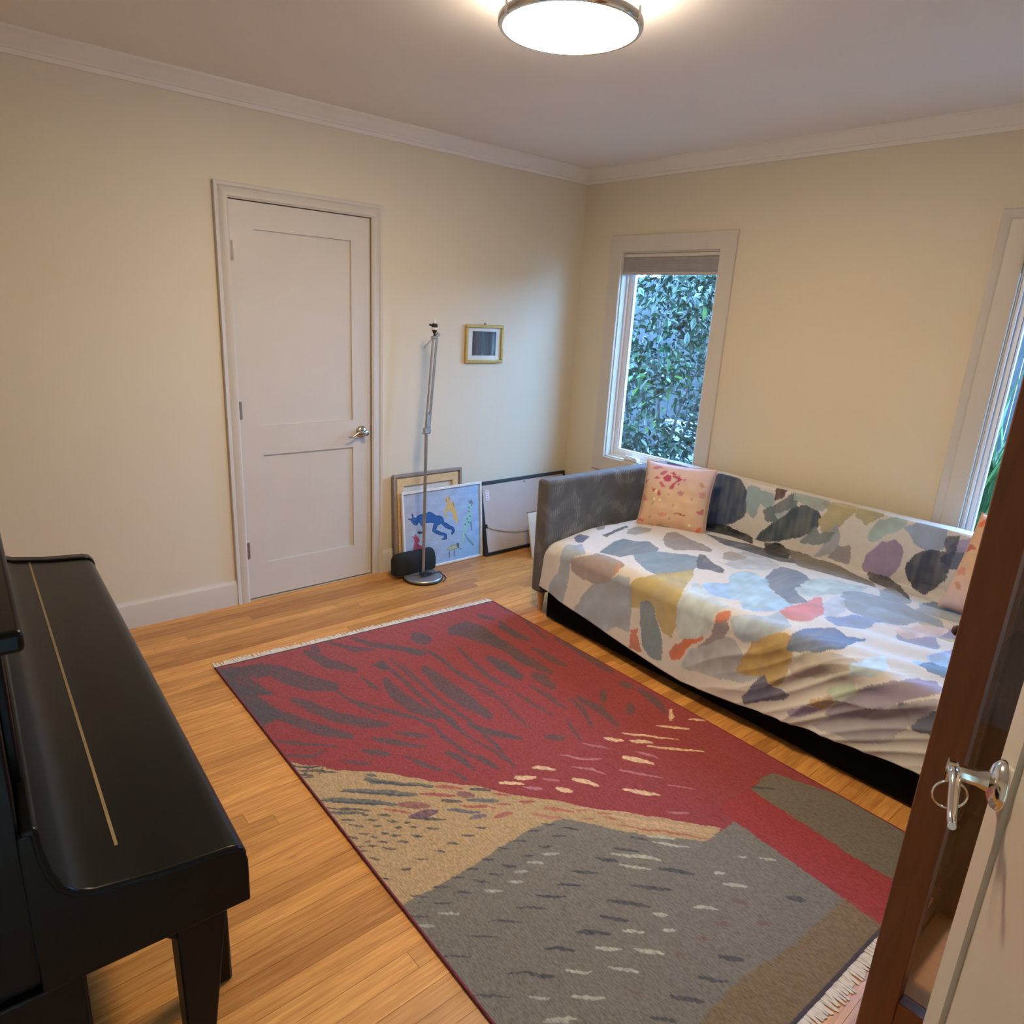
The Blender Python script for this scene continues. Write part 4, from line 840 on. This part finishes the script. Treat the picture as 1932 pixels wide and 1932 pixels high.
# ------------------------------------------------------------------ glazed cabinet
CX0, CX1, CY0, CY1, CH = 3.183, 3.605, -2.165, -1.775, 1.92
cb = tag(empty('display_cabinet', ((CX0+CX1)/2, (CY0+CY1)/2, 0)), 'reddish brown wooden cabinet with glass sides and glass shelves behind the white door', 'cabinet')
PW = 0.066; PD = 0.040
for px in (CX0, CX1-PW):
    for py in (CY0, CY1-PD):
        MB().box(px, px+PW, py, py+PD, 0.0, CH).build('post', MAHOG, cb, bevel=0.003)
for py in (CY0, CY1-PD):
    MB().box(CX0+PW, CX1-PW, py+0.004, py+PD-0.004, 0.04, 0.205).build('bottom_rail', MAHOG, cb, bevel=0.002)
    MB().box(CX0+PW, CX1-PW, py+0.004, py+PD-0.004, CH-0.09, CH).build('top_rail', MAHOG, cb, bevel=0.002)
    MB().box(CX0+PW-0.004, CX1-PW+0.004, py+PD/2-0.002, py+PD/2+0.002, 0.20, CH-0.086).build('glass_side', CABGLASS, cb)
MB().box(CX0+0.03, CX1-0.02, CY0+PD, CY1-PD, 0.185, 0.203).build('deck', DECKW, cb)
MB().box(CX1-0.018, CX1-0.008, CY0+PD, CY1-PD, 0.2, CH-0.02).build('back_panel', MAHOG, cb)
MB().box(CX0-0.012, CX1+0.005, CY0-0.012, CY1+0.012, CH, CH+0.03).build('top', MAHOG, cb, bevel=0.006)
dr = MB().box(CX0+0.004, CX0+0.026, CY0+PD, CY0+PD+0.05, 0.21, CH-0.01).box(CX0+0.004, CX0+0.026, CY1-PD-0.05, CY1-PD, 0.21, CH-0.01).box(CX0+0.004, CX0+0.026, CY0+PD+0.05, CY1-PD-0.05, 0.21, 0.27).box(CX0+0.004, CX0+0.026, CY0+PD+0.05, CY1-PD-0.05, CH-0.08, CH-0.01).build('door', MAHOG, cb, bevel=0.002)
MB().box(CX0+0.013, CX0+0.017, CY0+PD+0.045, CY1-PD-0.045, 0.265, CH-0.075).build('pane', CABGLASS, dr)
MB().lathe([(0.005, 0), (0.005, 0.010), (0.010, 0.014), (0.011, 0.020), (0.007, 0.026), (0, 0.027)], (CX0+0.004, CY0+PD+0.022, 1.045), 18, (-1, 0, 0)).build('knob', mat('dark_knob', (0.05, 0.03, 0.02), 0.4), dr, smooth=True)
MB().box(CX0, CX0+0.026, CY0+PD, CY1-PD, 0.04, 0.205).build('bottom_rail', MAHOG, cb, bevel=0.002)
for z in (0.50, 0.98, 1.45):
    MB().box(CX0+0.030, CX1-0.02, CY0+PD, CY1-PD, z, z+0.006).build('glass_shelf', CABGLASS, cb)

# ------------------------------------------------------------------ floor lamp without a shade
LX, LY = 0.232, -1.398
lp = tag(empty('floor_lamp', (LX, LY, 0)), 'grey metal swing-arm floor lamp with a bare socket and no shade', 'floor lamp')
MB().lathe([(0.118, 0.0), (0.122, 0.003), (0.122, 0.008), (0.119, 0.009)], (LX, LY, 0), 48).build('base_rim', BLACKPL, lp, smooth=True)
MB().lathe([(0.116, 0.006), (0.118, 0.018), (0.114, 0.023), (0.05, 0.026), (0.0, 0.026)], (LX, LY, 0), 48).build('base', STEEL, lp, smooth=True)
LP = lambda z, dy=0.0, dx=0.0: (LX+dx, LY+dy, z)
MB().tube([LP(0.022), LP(0.90, 0.004)], 0.0098, 14).build('pole', STEEL, lp, smooth=True)
j = MB().box(LX-0.011, LX+0.011, LY-0.014, LY+0.030, 0.895, 0.925)
j.tube([(LX, LY-0.022, 0.897), (LX, LY+0.03, 0.897)], 0.007, 8)
jo = j.build('elbow_joint', STEEL, lp, bevel=0.004)
MB().tube([LP(0.905, -0.002), LP(1.43, 0.038)], 0.0062, 10).build('arm_rod', STEEL, lp, smooth=True)
MB().tube([LP(0.905, 0.024), LP(1.425, 0.066)], 0.0050, 10).build('arm_rod', STEEL, lp, smooth=True)
MB().tube([LP(1.0, 0.018, 0.008), LP(1.42, 0.052, 0.008)], 0.0040, 8).build('arm_rod', STEEL, lp, smooth=True)
MB().box(LX-0.008, LX+0.008, LY+0.000, LY+0.026, 0.93, 1.015).build('bracket', STEEL, lp, bevel=0.003)
hd = MB().tube([LP(1.428, 0.030), LP(1.432, 0.052), LP(1.452, 0.074)], 0.011, 10).build('head_joint', STEEL, lp, smooth=True)
MB().tube([LP(1.426, 0.034), LP(1.376, -0.030, 0.012)], 0.0028, 6).build('tension_rod', STEEL, lp, smooth=True)
sk = MB().lathe([(0.006, 0.0), (0.006, 0.016), (0.010, 0.020), (0.015, 0.034), (0.016, 0.036)], LP(1.436, 0.045), 18).build('socket', BLACKPL, lp, smooth=True)
MB().lathe([(0.016, 0.036), (0.0165, 0.048), (0.016, 0.049)], LP(1.436, 0.045), 18).build('collar', mat('ivory_plastic', (0.7, 0.66, 0.58), 0.5), sk, smooth=True)
MB().lathe([(0.016, 0.049), (0.0175, 0.052), (0.0165, 0.066), (0.012, 0.070), (0, 0.070)], LP(1.436, 0.045), 18).tube([LP(1.497, 0.040), LP(1.498, 0.012)], [0.004, 0.006], 8).build('switch_housing', BLACKPL, sk, smooth=True)
MB().lathe([(0.007, 0.070), (0.008, 0.078), (0.005, 0.088), (0, 0.090)], LP(1.436, 0.045), 12).build('tip', mat('clear_tip', (0.8, 0.78, 0.72), 0.3), sk, smooth=True)
rc = random.Random(2); cpts = [LP(0.032, 0.0, 0.012)]
for i in range(16):
    cpts.append(LP(0.034+0.010*rc.random(), 0.045*math.sin(i*1.7)*rc.uniform(0.3, 1), 0.02+0.035*math.cos(i*1.3)*rc.uniform(0.3, 1)))
cpts += [LP(0.034, 0.075, 0.03), LP(0.031, 0.105, 0.035), LP(0.008, 0.127, 0.02), LP(0.004, 0.118, 0.075), LP(0.004, 0.07, 0.115)]
def smooth_path(p, n=6):
    p = [np.array(q) for q in p]; out = []
    for i in range(len(p)-1):
        a, b, c, d = p[max(i-1, 0)], p[i], p[i+1], p[min(i+2, len(p)-1)]
        for k in range(n):
            t = k/n; out.append(tuple(0.5*((2*b)+(-a+c)*t+(2*a-5*b+4*c-d)*t*t+(-a+3*b-3*c+d)*t**3)))
    out.append(tuple(p[-1])); return out
MB().tube(smooth_path(cpts), 0.0033, 6).build('power_cord', BLACKPL, lp, smooth=True)

# ------------------------------------------------------------------ small black speaker behind the lamp base
sp = tag(empty('speaker', (0.15, -1.41, 0.0262)), 'small black rounded speaker box squeezed between lamp pole and animal painting', 'speaker')
prof = [(0.0, 0.0), (0.062, 0.0), (0.070, 0.03), (0.066, 0.085), (0.050, 0.120), (0.022, 0.132), (0.004, 0.128), (0.0, 0.11)]
sl = 0.15
y0_, y1_ = -1.562, -1.268
m = MB(); nn = len(prof)
secs = [(y0_, 0.62), (y0_+0.012, 0.86), (y0_+0.035, 1.0), (y1_-0.030, 1.0), (y1_-0.010, 0.9), (y1_, 0.72)]
vs_ = []
for yy, k in secs: vs_ += [(0.128+p[0]*k, yy, 0.0265+p[1]*(0.4+0.6*k) if p[1] > 0 else 0.0265) for p in prof]
fs_ = [(i*nn+q, i*nn+(q+1) % nn, (i+1)*nn+(q+1) % nn, (i+1)*nn+q) for i in range(len(secs)-1) for q in range(nn)]+[tuple(range(nn)), tuple((len(secs)-1)*nn+q for q in range(nn))]
m.add(vs_, fs_).build('case', mat('speaker_cloth', (0.010, 0.010, 0.011), 0.85, bump=0.4, bscale=800), sp, bevel=0.004)
MB().box(0.172, 0.176, y1_-0.0065, y1_-0.001, 0.092, 0.112).build('label_mark', mat('white_mark', (0.7, 0.7, 0.72), 0.5), sp)

# ------------------------------------------------------------------ frames leaning on the closet-door wall
class Lean:
    """a flat thing leaning on wall_left: u along +y, w up its face, n out of its face"""
    def __init__(s, y0, xb, xt, zt): s.o = Vector((xb, y0, 0)); s.up = Vector((xt-xb, 0, zt)).normalized(); s.n = Vector((0, 1, 0)).cross(s.up); s.len = Vector((xt-xb, 0, zt)).length
    def p(s, u, w, n): return s.o+Vector((0, u, 0))+s.up*w+s.n*n
    def box(s, m, u0, u1, w0, w1, n0, n1):
        vs = [s.p(u, w, n) for n in (n0, n1) for w in (w0, w1) for u in (u0, u1)]
        return m.add(vs, [(0, 2, 3, 1), (4, 5, 7, 6), (0, 1, 5, 4), (2, 6, 7, 3), (0, 4, 6, 2), (1, 3, 7, 5)])
    def frame(s, parent, name, U, Wd, fw, n0, n1, mt, bv=0.002):
        for (u0, u1, w0, w1) in ((0, U, 0, fw), (0, U, Wd-fw, Wd), (0, fw, fw, Wd-fw), (U-fw, U, fw, Wd-fw)):
            s.box(MB(), u0, u1, w0, w1, n0, n1).build(name, mt, parent, bevel=bv)
# animal painting in a thin white frame
cv = Lean(-1.452, 0.098, 0.050, 0.505); UW, UH = 0.612, cv.len
pt = tag(empty('painting', (0.1, -1.15, 0)), 'blue painting of leaping animals in a thin white frame on the floor', 'painting')
cv.frame(pt, 'frame_bar', UW, UH, 0.014, -0.004, 0.016, mat('white_frame', (0.78, 0.76, 0.74), 0.5))
hz = homog([(175, 530), (1620, 360), (1540, 1650), (165, 1895)])
nu, nw = 260, 215
u, v = np.meshgrid(np.linspace(0, 1, nu), np.linspace(0, 1, nw), indexing='ij'); uv = np.stack([u, v], -1)
WP = lin((208, 192, 184))
def palb(c): return np.clip(lin(c)/WP*0.8, 0.008, 0.9)
pc = Paint(uv+np.stack([wave(uv, 60, 81), wave(uv, 60, 82)], -1)*0.002, palb((150, 160, 178)))
g1 = np.clip(u*0.9+(1-v)*0.35-0.1+0.15*wave(uv, 9, 83), 0, 1)[..., None]; pc.c = palb((160, 150, 152))*(1-g1)+palb((132, 158, 186))*g1
pc.c *= (1+0.07*wave(uv, 45, 84))[..., None]
F = lambda pts, c, a=0.95: pc.fill([hz(q) for q in pts], palb(c), a)
def outl(pts, c, w=14):
    for a, b in zip(pts, pts[1:]+pts[:1]): F([tuple(q) for q in ribbon([a, b], w)], c, 0.9)
beast = [(240, 970), (290, 980), (330, 960), (315, 890), (335, 880), (350, 950), (400, 960), (450, 910), (520, 895), (600, 880), (640, 855), (700, 880), (760, 930), (850, 940), (890, 970), (905, 1050), (1000, 1110), (1080, 1160), (1095, 1220), (1040, 1285), (1020, 1280), (1050, 1220), (1030, 1190), (930, 1160), (850, 1070), (780, 1110), (740, 1190), (860, 1240), (940, 1270), (940, 1340), (920, 1365), (840, 1365), (890, 1330), (890, 1290), (800, 1280), (690, 1220), (680, 1200), (720, 1060), (640, 1050), (540, 1060), (530, 1190), (490, 1110), (460, 1040), (430, 1040), (390, 1095), (340, 1070), (300, 1000)]
F(beast, (28, 78, 130)); outl(beast, (16, 30, 64), 13)
F([(400, 1220), (440, 1200), (530, 1220), (520, 1245), (430, 1250)], (24, 30, 44))
F([(950, 610), (990, 600), (1020, 550), (1040, 620), (1045, 690), (1085, 700), (1095, 640), (1115, 700), (1120, 790), (1150, 860), (1165, 1000), (1150, 1110), (1110, 1020), (1080, 990), (1075, 900), (1030, 850), (980, 850), (940, 880), (1000, 960), (980, 985), (910, 880), (960, 780), (985, 700), (955, 660)], (196, 152, 84))
F([(960, 610), (985, 660), (990, 700), (965, 660)], (150, 100, 60)); F([(1020, 560), (1040, 620), (1030, 660)], (120, 80, 60)); F([(1090, 660), (1110, 700), (1115, 790), (1095, 760)], (150, 105, 60))
F([(1385, 650), (1410, 680), (1450, 645), (1475, 720), (1450, 790), (1420, 840), (1420, 950), (1400, 1060), (1330, 1170), (1290, 1250), (1250, 1400), (1200, 1480), (1160, 1500), (1220, 1400), (1235, 1260), (1270, 1140), (1330, 960), (1370, 850), (1385, 730)], (136, 172, 158))
F([(1280, 1260), (1330, 1350), (1440, 1480), (1410, 1505), (1300, 1370), (1270, 1290)], (104, 124, 134)); F([(1390, 1060), (1415, 1060), (1420, 1220), (1400, 1220)], (90, 100, 120)); F([(1385, 650), (1410, 680), (1450, 645), (1475, 720), (1440, 740), (1395, 720)], (108, 104, 120))
for x, y in ((1390, 800), (1380, 870), (1400, 960), (1340, 1010), (1360, 1070), (1300, 1110), (1440, 760)): F([(x-16, y), (x, y-22), (x+16, y), (x, y+22)], (66, 96, 110))
F([(930, 1560), (960, 1510), (1100, 1460), (1140, 1470), (1130, 1520), (1020, 1560), (960, 1580)], (166, 160, 116)); outl([(930, 1560), (960, 1510), (1100, 1460), (1130, 1520), (1020, 1560)], (70, 74, 78), 10)
F([(955, 1580), (985, 1580), (970, 1710), (955, 1710)], (96, 106, 116)); F([(1050, 1560), (1075, 1560), (1060, 1680), (1045, 1680)], (96, 106, 116)); F([(1110, 1440), (1160, 1440), (1150, 1530), (1130, 1530)], (70, 80, 84)); F([(1150, 1520), (1210, 1545), (1180, 1555)], (60, 74, 90))
F([(300, 1280), (350, 1300), (360, 1250), (440, 1350), (440, 1380), (400, 1410), (440, 1460), (520, 1450), (520, 1500), (450, 1530), (420, 1600), (280, 1600), (345, 1400), (330, 1330)], (164, 58, 62))
fw = 0.014; CP = np.zeros((nu, nw, 3))
for i in range(3):
    CP[..., i] = cv.o[i]+(fw+u*(UW-2*fw))*(1.0 if i == 1 else 0)+cv.up[i]*(fw+v*(UH-2*fw))+cv.n[i]*0.008
mesh_obj('canvas', grid_mesh('canvas', CP[:, ::-1], pc.c[:, ::-1]), vcol_mat('painted_canvas', 0.7, 900, 0.25, 0.05, 80), pt, smooth=True)
cv.box(MB(), fw, UW-fw, fw, UH-fw, -0.004, 0.0065).build('stretcher', mat('dark_canvas_edge', (0.10, 0.08, 0.08), 0.8), pt)
# canvas turned to the wall, its stretcher showing
bk = Lean(-1.492, 0.066, 0.022, 0.612); BU, BH = 0.508, bk.len
sb_ = tag(empty('reversed_canvas', (0.06, -1.24, 0)), 'unpainted back of a canvas with pine stretcher bars, leaning behind the animal painting', 'canvas')
FRG = mat('taupe_frame', (0.30, 0.24, 0.20), 0.6)
bk.frame(sb_, 'frame_bar', BU, BH, 0.018, -0.008, 0.016, FRG)
for (u0, u1, w0, w1) in ((0.026, BU-0.026, BH-0.075, BH-0.026), (0.026, 0.072, 0.03, BH-0.075), (BU-0.072, BU-0.026, 0.03, BH-0.075), (0.072, BU-0.072, 0.03, 0.075)):
    bk.box(MB(), u0, u1, w0, w1, -0.004, 0.010).build('stretcher_bar', PINE, sb_, bevel=0.002)
bk.box(MB(), 0.020, BU-0.020, 0.020, BH-0.020, -0.0075, -0.0045).build('canvas_back', mat('raw_canvas', (0.68, 0.63, 0.55), 0.9, bump=0.4, bscale=900), sb_)
# large picture in a black frame, turned round
bf = Lean(-0.836, 0.130, 0.018, 0.487); FU, FH = 0.800, bf.len
fr = tag(empty('reversed_picture', (0.13, -0.45, 0)), 'large black framed picture turned round, brown paper back and hanging wire showing', 'picture frame')
bf.frame(fr, 'frame_bar', FU, FH, 0.022, -0.012, 0.016, BLACKPL, 0.003)
bf.box(MB(), 0.020, FU-0.020, 0.020, FH-0.020, 0.0, 0.010).build('backing_board', mat('kraft_paper', (0.50, 0.42, 0.37), 0.85, noise=0.05, nscale=6), fr)
wp = [bf.p(0.026+(FU-0.052)*t, 0.20-0.085*math.sin(math.pi*t)**0.8, 0.014) for t in np.linspace(0, 1, 22)]
MB().tube(wp, 0.0022, 6).build('hanging_wire', CHROME, fr, smooth=True)
for u_ in (0.026, FU-0.026): bf.box(MB(), u_-0.010, u_+0.010, 0.19, 0.215, 0.010, 0.018).build('ring_screw', BLACKPL, fr, bevel=0.003)
sk_ = bf.box(MB(), 0.052, 0.078, 0.375, 0.440, 0.0101, 0.0108).build('sticker', mat('white_sticker', (0.78, 0.76, 0.74), 0.6), fr)
for w_ in (0.382, 0.397, 0.412, 0.428): bf.box(MB(), 0.058, 0.072, w_, w_+0.006, 0.0109, 0.0112).build('sticker_mark', mat('grey_ink', (0.25, 0.22, 0.22), 0.7), sk_)
MB().lathe([(0.004, 0), (0.006, 0.003), (0.004, 0.008), (0, 0.009)], bf.p(0.40, FH-0.035, 0.010), 10, bf.n).build('nail', HINGE, fr, smooth=True)
# pale board edge beside the daybed arm
pf = Lean(-0.585, 0.335, 0.255, 0.305)
pe = tag(empty('pale_panel', (0.33, -0.4, 0)), 'pale board standing on edge between the black frame and the daybed arm', 'panel')
pf.box(MB(), 0, 0.40, 0, pf.len-0.006, -0.012, 0.0).build('board', mat('pale_board', (0.66, 0.58, 0.46), 0.7), pe, bevel=0.002)
pf.box(MB(), 0.0, 0.40, pf.len-0.006, pf.len, -0.012, 0.0).build('edge_strip', mat('dark_edge', (0.16, 0.13, 0.11), 0.7), pe)

# ------------------------------------------------------------------ small framed print on the wall
y0p, y1p, z0p, z1p = -0.972, -0.672, 1.268, 1.502
fp = tag(empty('framed_print', (0, (y0p+y1p)/2, z0p)), 'small gold framed dark abstract print hanging above the leaning frames', 'picture')
GOLD = mat('gold_wood_frame', (0.52, 0.36, 0.10), 0.4, 0.25, noise=0.12, nscale=50)
b_ = 0.019
for (a1_, a2_, c1_, c2_) in ((y0p, y1p, z0p, z0p+b_), (y0p, y1p, z1p-b_, z1p), (y0p, y0p+b_, z0p+b_, z1p-b_), (y1p-b_, y1p, z0p+b_, z1p-b_)):
    MB().box(0.002, 0.020, a1_, a2_, c1_, c2_).build('frame_bar', GOLD, fp, bevel=0.004)
MB().box(0.003, 0.008, y0p+0.012, y1p-0.012, z0p+0.012, z1p-0.012).build('mat_board', mat('mat_board', (0.88, 0.84, 0.79), 0.8), fp)
k = NT('dark_print'); tc = k.n('ShaderNodeTexCoord'); mp = k.n('ShaderNodeMapping'); mp.inputs['Scale'].default_value = (1, 26, 5); k.l(tc.outputs['Object'], mp.inputs[0])
nz = k.n('ShaderNodeTexNoise', i_Scale=1.0, i_Detail=5.0); k.l(mp.outputs[0], nz.inputs['Vector'])
k.l(k.ramp(nz.outputs['Fac'], [(0.35, (0.03, 0.03, 0.032)), (0.55, (0.075, 0.07, 0.07)), (0.72, (0.22, 0.21, 0.21))]).outputs[0], k.b.inputs['Base Color'])
MB().box(0.008, 0.0085, y0p+0.056, y1p-0.056, z0p+0.046, z1p-0.040).build('print', k.m, fp)
MB().box(0.0125, 0.0135, y0p+0.015, y1p-0.015, z0p+0.015, z1p-0.015).build('glass', GLASS, fp)
MB().lathe([(0.003, 0.0), (0.003, 0.014), (0.006, 0.016), (0, 0.018)], (0.0, (y0p+y1p)/2, z1p+0.006), 10, (1, 0, 0)).build('nail', HINGE, fp)

# ------------------------------------------------------------------ outdoors
GZ = 0.02
gk = NT('pale_paving'); tc = gk.n('ShaderNodeTexCoord'); nz = gk.n('ShaderNodeTexNoise', i_Scale=3.0, i_Detail=4.0); gk.l(tc.outputs['Object'], nz.inputs['Vector'])
gk.l(gk.ramp(nz.outputs['Fac'], [(0.3, (0.12, 0.12, 0.115)), (0.7, (0.17, 0.17, 0.16))]).outputs[0], gk.b.inputs['Base Color']); gk.b.inputs['Roughness'].default_value = 0.9
struct(MB().box(-9, 10, TH, 9, -0.25, GZ).build('ground', gk.m), 'pale paved ground outside the windows', 'ground')
# weathered fence: single boards
FEN = mat('weathered_fence', (0.030, 0.033, 0.033), 0.85, noise=0.3, nscale=9)
fe = tag(empty('fence', (0, 3.5, GZ)), 'dark weathered board fence seen behind the shrub through the windows', 'fence')
for z in (0.35, 1.45): MB().box(-5.5, 6.5, 3.53, 3.58, z, z+0.09).build('rail', FEN, fe)
bd = None; xx_ = -5.5
while xx_ < 6.4:
    if bd is None: o = MB().box(-0.068, 0.068, -0.012, 0.012, 0, 2.05).build('board', FEN, None); bd = o; o.parent = fe; o.matrix_parent_inverse = world_of(fe).inverted()
    else: o = bpy.data.objects.new('board', bd.data); C.objects.link(o); o.parent = fe; o.matrix_parent_inverse = world_of(fe).inverted()
    o.location = (xx_, 3.51+random.uniform(-0.006, 0.006), GZ+random.uniform(-0.015, 0.0)+0.01); xx_ += 0.142
# white low block wall
lk = tag(empty('block_wall', (0.9, 3.0, GZ)), 'low white block wall at the foot of the fence, right of the shrub', 'wall')
BLK = mat('white_block', (0.30, 0.29, 0.28), 0.85)
blk0 = None
for row in range(3):
    for i in range(14):
        if blk0 is None: o = MB().box(-0.145, 0.145, -0.08, 0.08, 0.0, 0.15).build('block', BLK, lk, bevel=0.008); blk0 = o; o.parent = lk; o.matrix_parent_inverse = world_of(lk).inverted()
        else:
            o = blk0.copy(); C.objects.link(o); o.name = 'block'
        o.location = (-1.2+i*0.3+(0.15 if row % 2 else 0), 3.0, GZ+row*0.156)
def leaf_mat(name, c0, c1, rough=0.3):
    k = NT(name); oi = k.n('ShaderNodeNewGeometry'); k.l(k.ramp(oi.outputs['Random Per Island'], [(0.0, c0), (0.75, c1), (1.0, tuple(np.array(c1)*1.5))]).outputs[0], k.b.inputs['Base Color'])
    k.b.inputs['Roughness'].default_value = rough; k.b.inputs['Specular IOR Level'].default_value = 0.6; return k.m
LEAF = leaf_mat('glossy_leaf', (0.006, 0.017, 0.010), (0.022, 0.052, 0.020), 0.30)
LEAF2 = leaf_mat('strap_leaf', (0.025, 0.06, 0.014), (0.07, 0.13, 0.03), 0.4)
BARK = mat('shrub_bark', (0.05, 0.042, 0.035), 0.9, noise=0.3)
def leaf_verts(L=0.095, wd=0.040):
    v = [(0, 0, 0)]; prof_ = [(0.25, 0.75), (0.55, 1.0), (0.8, 0.6)]
    for t, k in prof_: v += [(t*L, -wd/2*k, 0.008*k), (t*L, 0, -0.004*math.sin(t*3)), (t*L, wd/2*k, 0.008*k)]
    v.append((L, 0, -0.012))
    f = [(0, 1, 2), (0, 2, 3)]+[q for i in (0, 1) for q in ((1+3*i, 4+3*i, 5+3*i, 2+3*i), (2+3*i, 5+3*i, 6+3*i, 3+3*i))]+[(7, 10, 8), (8, 10, 9)]
    return np.array(v), f
LV, LF = leaf_verts()
def shrub(label, c, rad, n_all, n_parts, seed, cut=None):
    r = np.random.default_rng(seed); e = tag(empty('shrub', (c[0], c[1], GZ)), label, 'shrub')
    P_ = []
    cl = r.normal(size=(150, 3)); cl /= np.linalg.norm(cl, axis=1)[:, None]; cl *= (r.uniform(0.45, 1.0, 150)**0.5)[:, None]
    while len(P_) < n_all:
        k = cl[r.integers(150)]+r.normal(size=3)*0.085
        p = np.array(c)+k*np.array(rad)
        if p[2] < GZ+0.05 or p[1] < 0.3 or (cut and cut(p)): continue
        P_.append(p)
    P_ = np.array(P_); order = np.argsort(P_[:, 1]+0.4*P_[:, 0]*-1)
    P_ = P_[order]; allv = []; allf = []; lm = None
    for i, p in enumerate(P_):
        out = (p-np.array(c))/np.array(rad); a = math.atan2(out[1], out[0])+r.normal()*0.8
        R = Matrix.Rotation(a, 3, 'Z') @ Matrix.Rotation(r.normal()*0.5+0.25, 3, 'Y') @ Matrix.Rotation(r.normal()*0.6, 3, 'X'); s = r.uniform(0.7, 1.3)
        if i < n_parts:
            if lm is None:
                lm = bpy.data.meshes.new('leaf'); lm.from_pydata([tuple(q) for q in LV], [], LF); lm.update(); lm.materials.append(LEAF_ONE)
            o = bpy.data.objects.new('leaf', lm); C.objects.link(o); o.parent = e; o.matrix_parent_inverse = world_of(e).inverted()
            o.matrix_basis = Matrix.Translation(Vector(p)) @ R.to_4x4() @ Matrix.Scale(s, 4)
        else:
            k = len(allv)*len(LV); allv.append((LV*s) @ np.array(R).T+p); allf += [tuple(q+k for q in f) for f in LF]
    me = bpy.data.meshes.new('foliage'); me.from_pydata([tuple(q) for q in np.concatenate(allv)], [], allf); me.update()
    fo = mesh_obj('foliage', me, LEAF, e, smooth=False); fo['kind'] = 'stuff'
    for i in range(9):
        a = r.uniform(0, 6.28); tip = np.array(c)+np.array(rad)*np.array([math.cos(a)*0.75, math.sin(a)*0.75, r.uniform(0.1, 0.8)]); base_ = np.array([c[0]+0.1*math.cos(a), c[1]+0.1*math.sin(a), GZ-0.02])
        pts = [tuple(base_*(1-t)+tip*t+np.array([0.06*math.sin(5*t+i), 0.06*math.cos(4*t+i), 0.12*math.sin(3.1*t)])) for t in np.linspace(0, 1, 9)]
        MB().tube(pts, list(np.linspace(0.018, 0.004, 9)), 6).build('branch', BARK, e, smooth=True)
    return e
kl_ = NT('glossy_single_leaf'); oi = kl_.n('ShaderNodeObjectInfo'); kl_.l(kl_.ramp(oi.outputs['Random'], [(0.0, (0.008, 0.022, 0.012)), (0.8, (0.028, 0.065, 0.024)), (1.0, (0.10, 0.19, 0.035))]).outputs[0], kl_.b.inputs['Base Color']); kl_.b.inputs['Roughness'].default_value = 0.28; LEAF_ONE = kl_.m
shrub('dense glossy green shrub filling the view through the narrow corner window', (-0.62, 1.75, 1.15), (1.0, 0.75, 1.15), 5200, 280, 4, cut=lambda p: (p[0] > -0.25 and p[2] < 0.75-0.4*(p[0]+0.25)*0 and p[0]-(-0.25) > (p[2]-0.1)*0.7))
def strap_plant(label, c, n, h, seed):
    r = random.Random(seed); e = tag(empty('strap_leaf_plant', (c[0], c[1], GZ)), label, 'plant'); m = MB()
    for i in range(n):
        a = r.uniform(0, 6.28); ln = h*r.uniform(0.55, 1.1); bend = r.uniform(0.25, 0.9); x0, y0 = c[0]+r.gauss(0, 0.09), c[1]+r.gauss(0, 0.09); w = r.uniform(0.010, 0.018); pts = []
        ca, sa = math.cos(a), math.sin(a)
        for t in np.linspace(0, 1, 7):
            rad_ = ln*bend*t**1.6*0.6; z = GZ+ln*(t-0.42*bend*t**2.4)*1.1; ww = w*(1-t**3)*0.9+0.001
            pts.append(((x0+ca*rad_-sa*ww, y0+sa*rad_+ca*ww, z), (x0+ca*rad_, y0+sa*rad_, z-0.004), (x0+ca*rad_+sa*ww, y0+sa*rad_-ca*ww, z)))
        m.add([q for p in pts for q in p], [(3*k, 3*k+1, 3*k+4, 3*k+3) for k in range(6)]+[(3*k+1, 3*k+2, 3*k+5, 3*k+4) for k in range(6)])
    o = m.build('blades', LEAF2, e); o['kind'] = 'stuff'
strap_plant('clump of long green strap leaves just outside the larger window', (2.36, 1.25), 190, 1.5, 8)
strap_plant('second clump of long green strap leaves, right of the first outside the larger window', (3.45, 1.4), 150, 1.4, 9)
strap_plant('third clump of long green strap leaves, left of the first outside the larger window', (1.45, 1.6), 130, 1.3, 10)
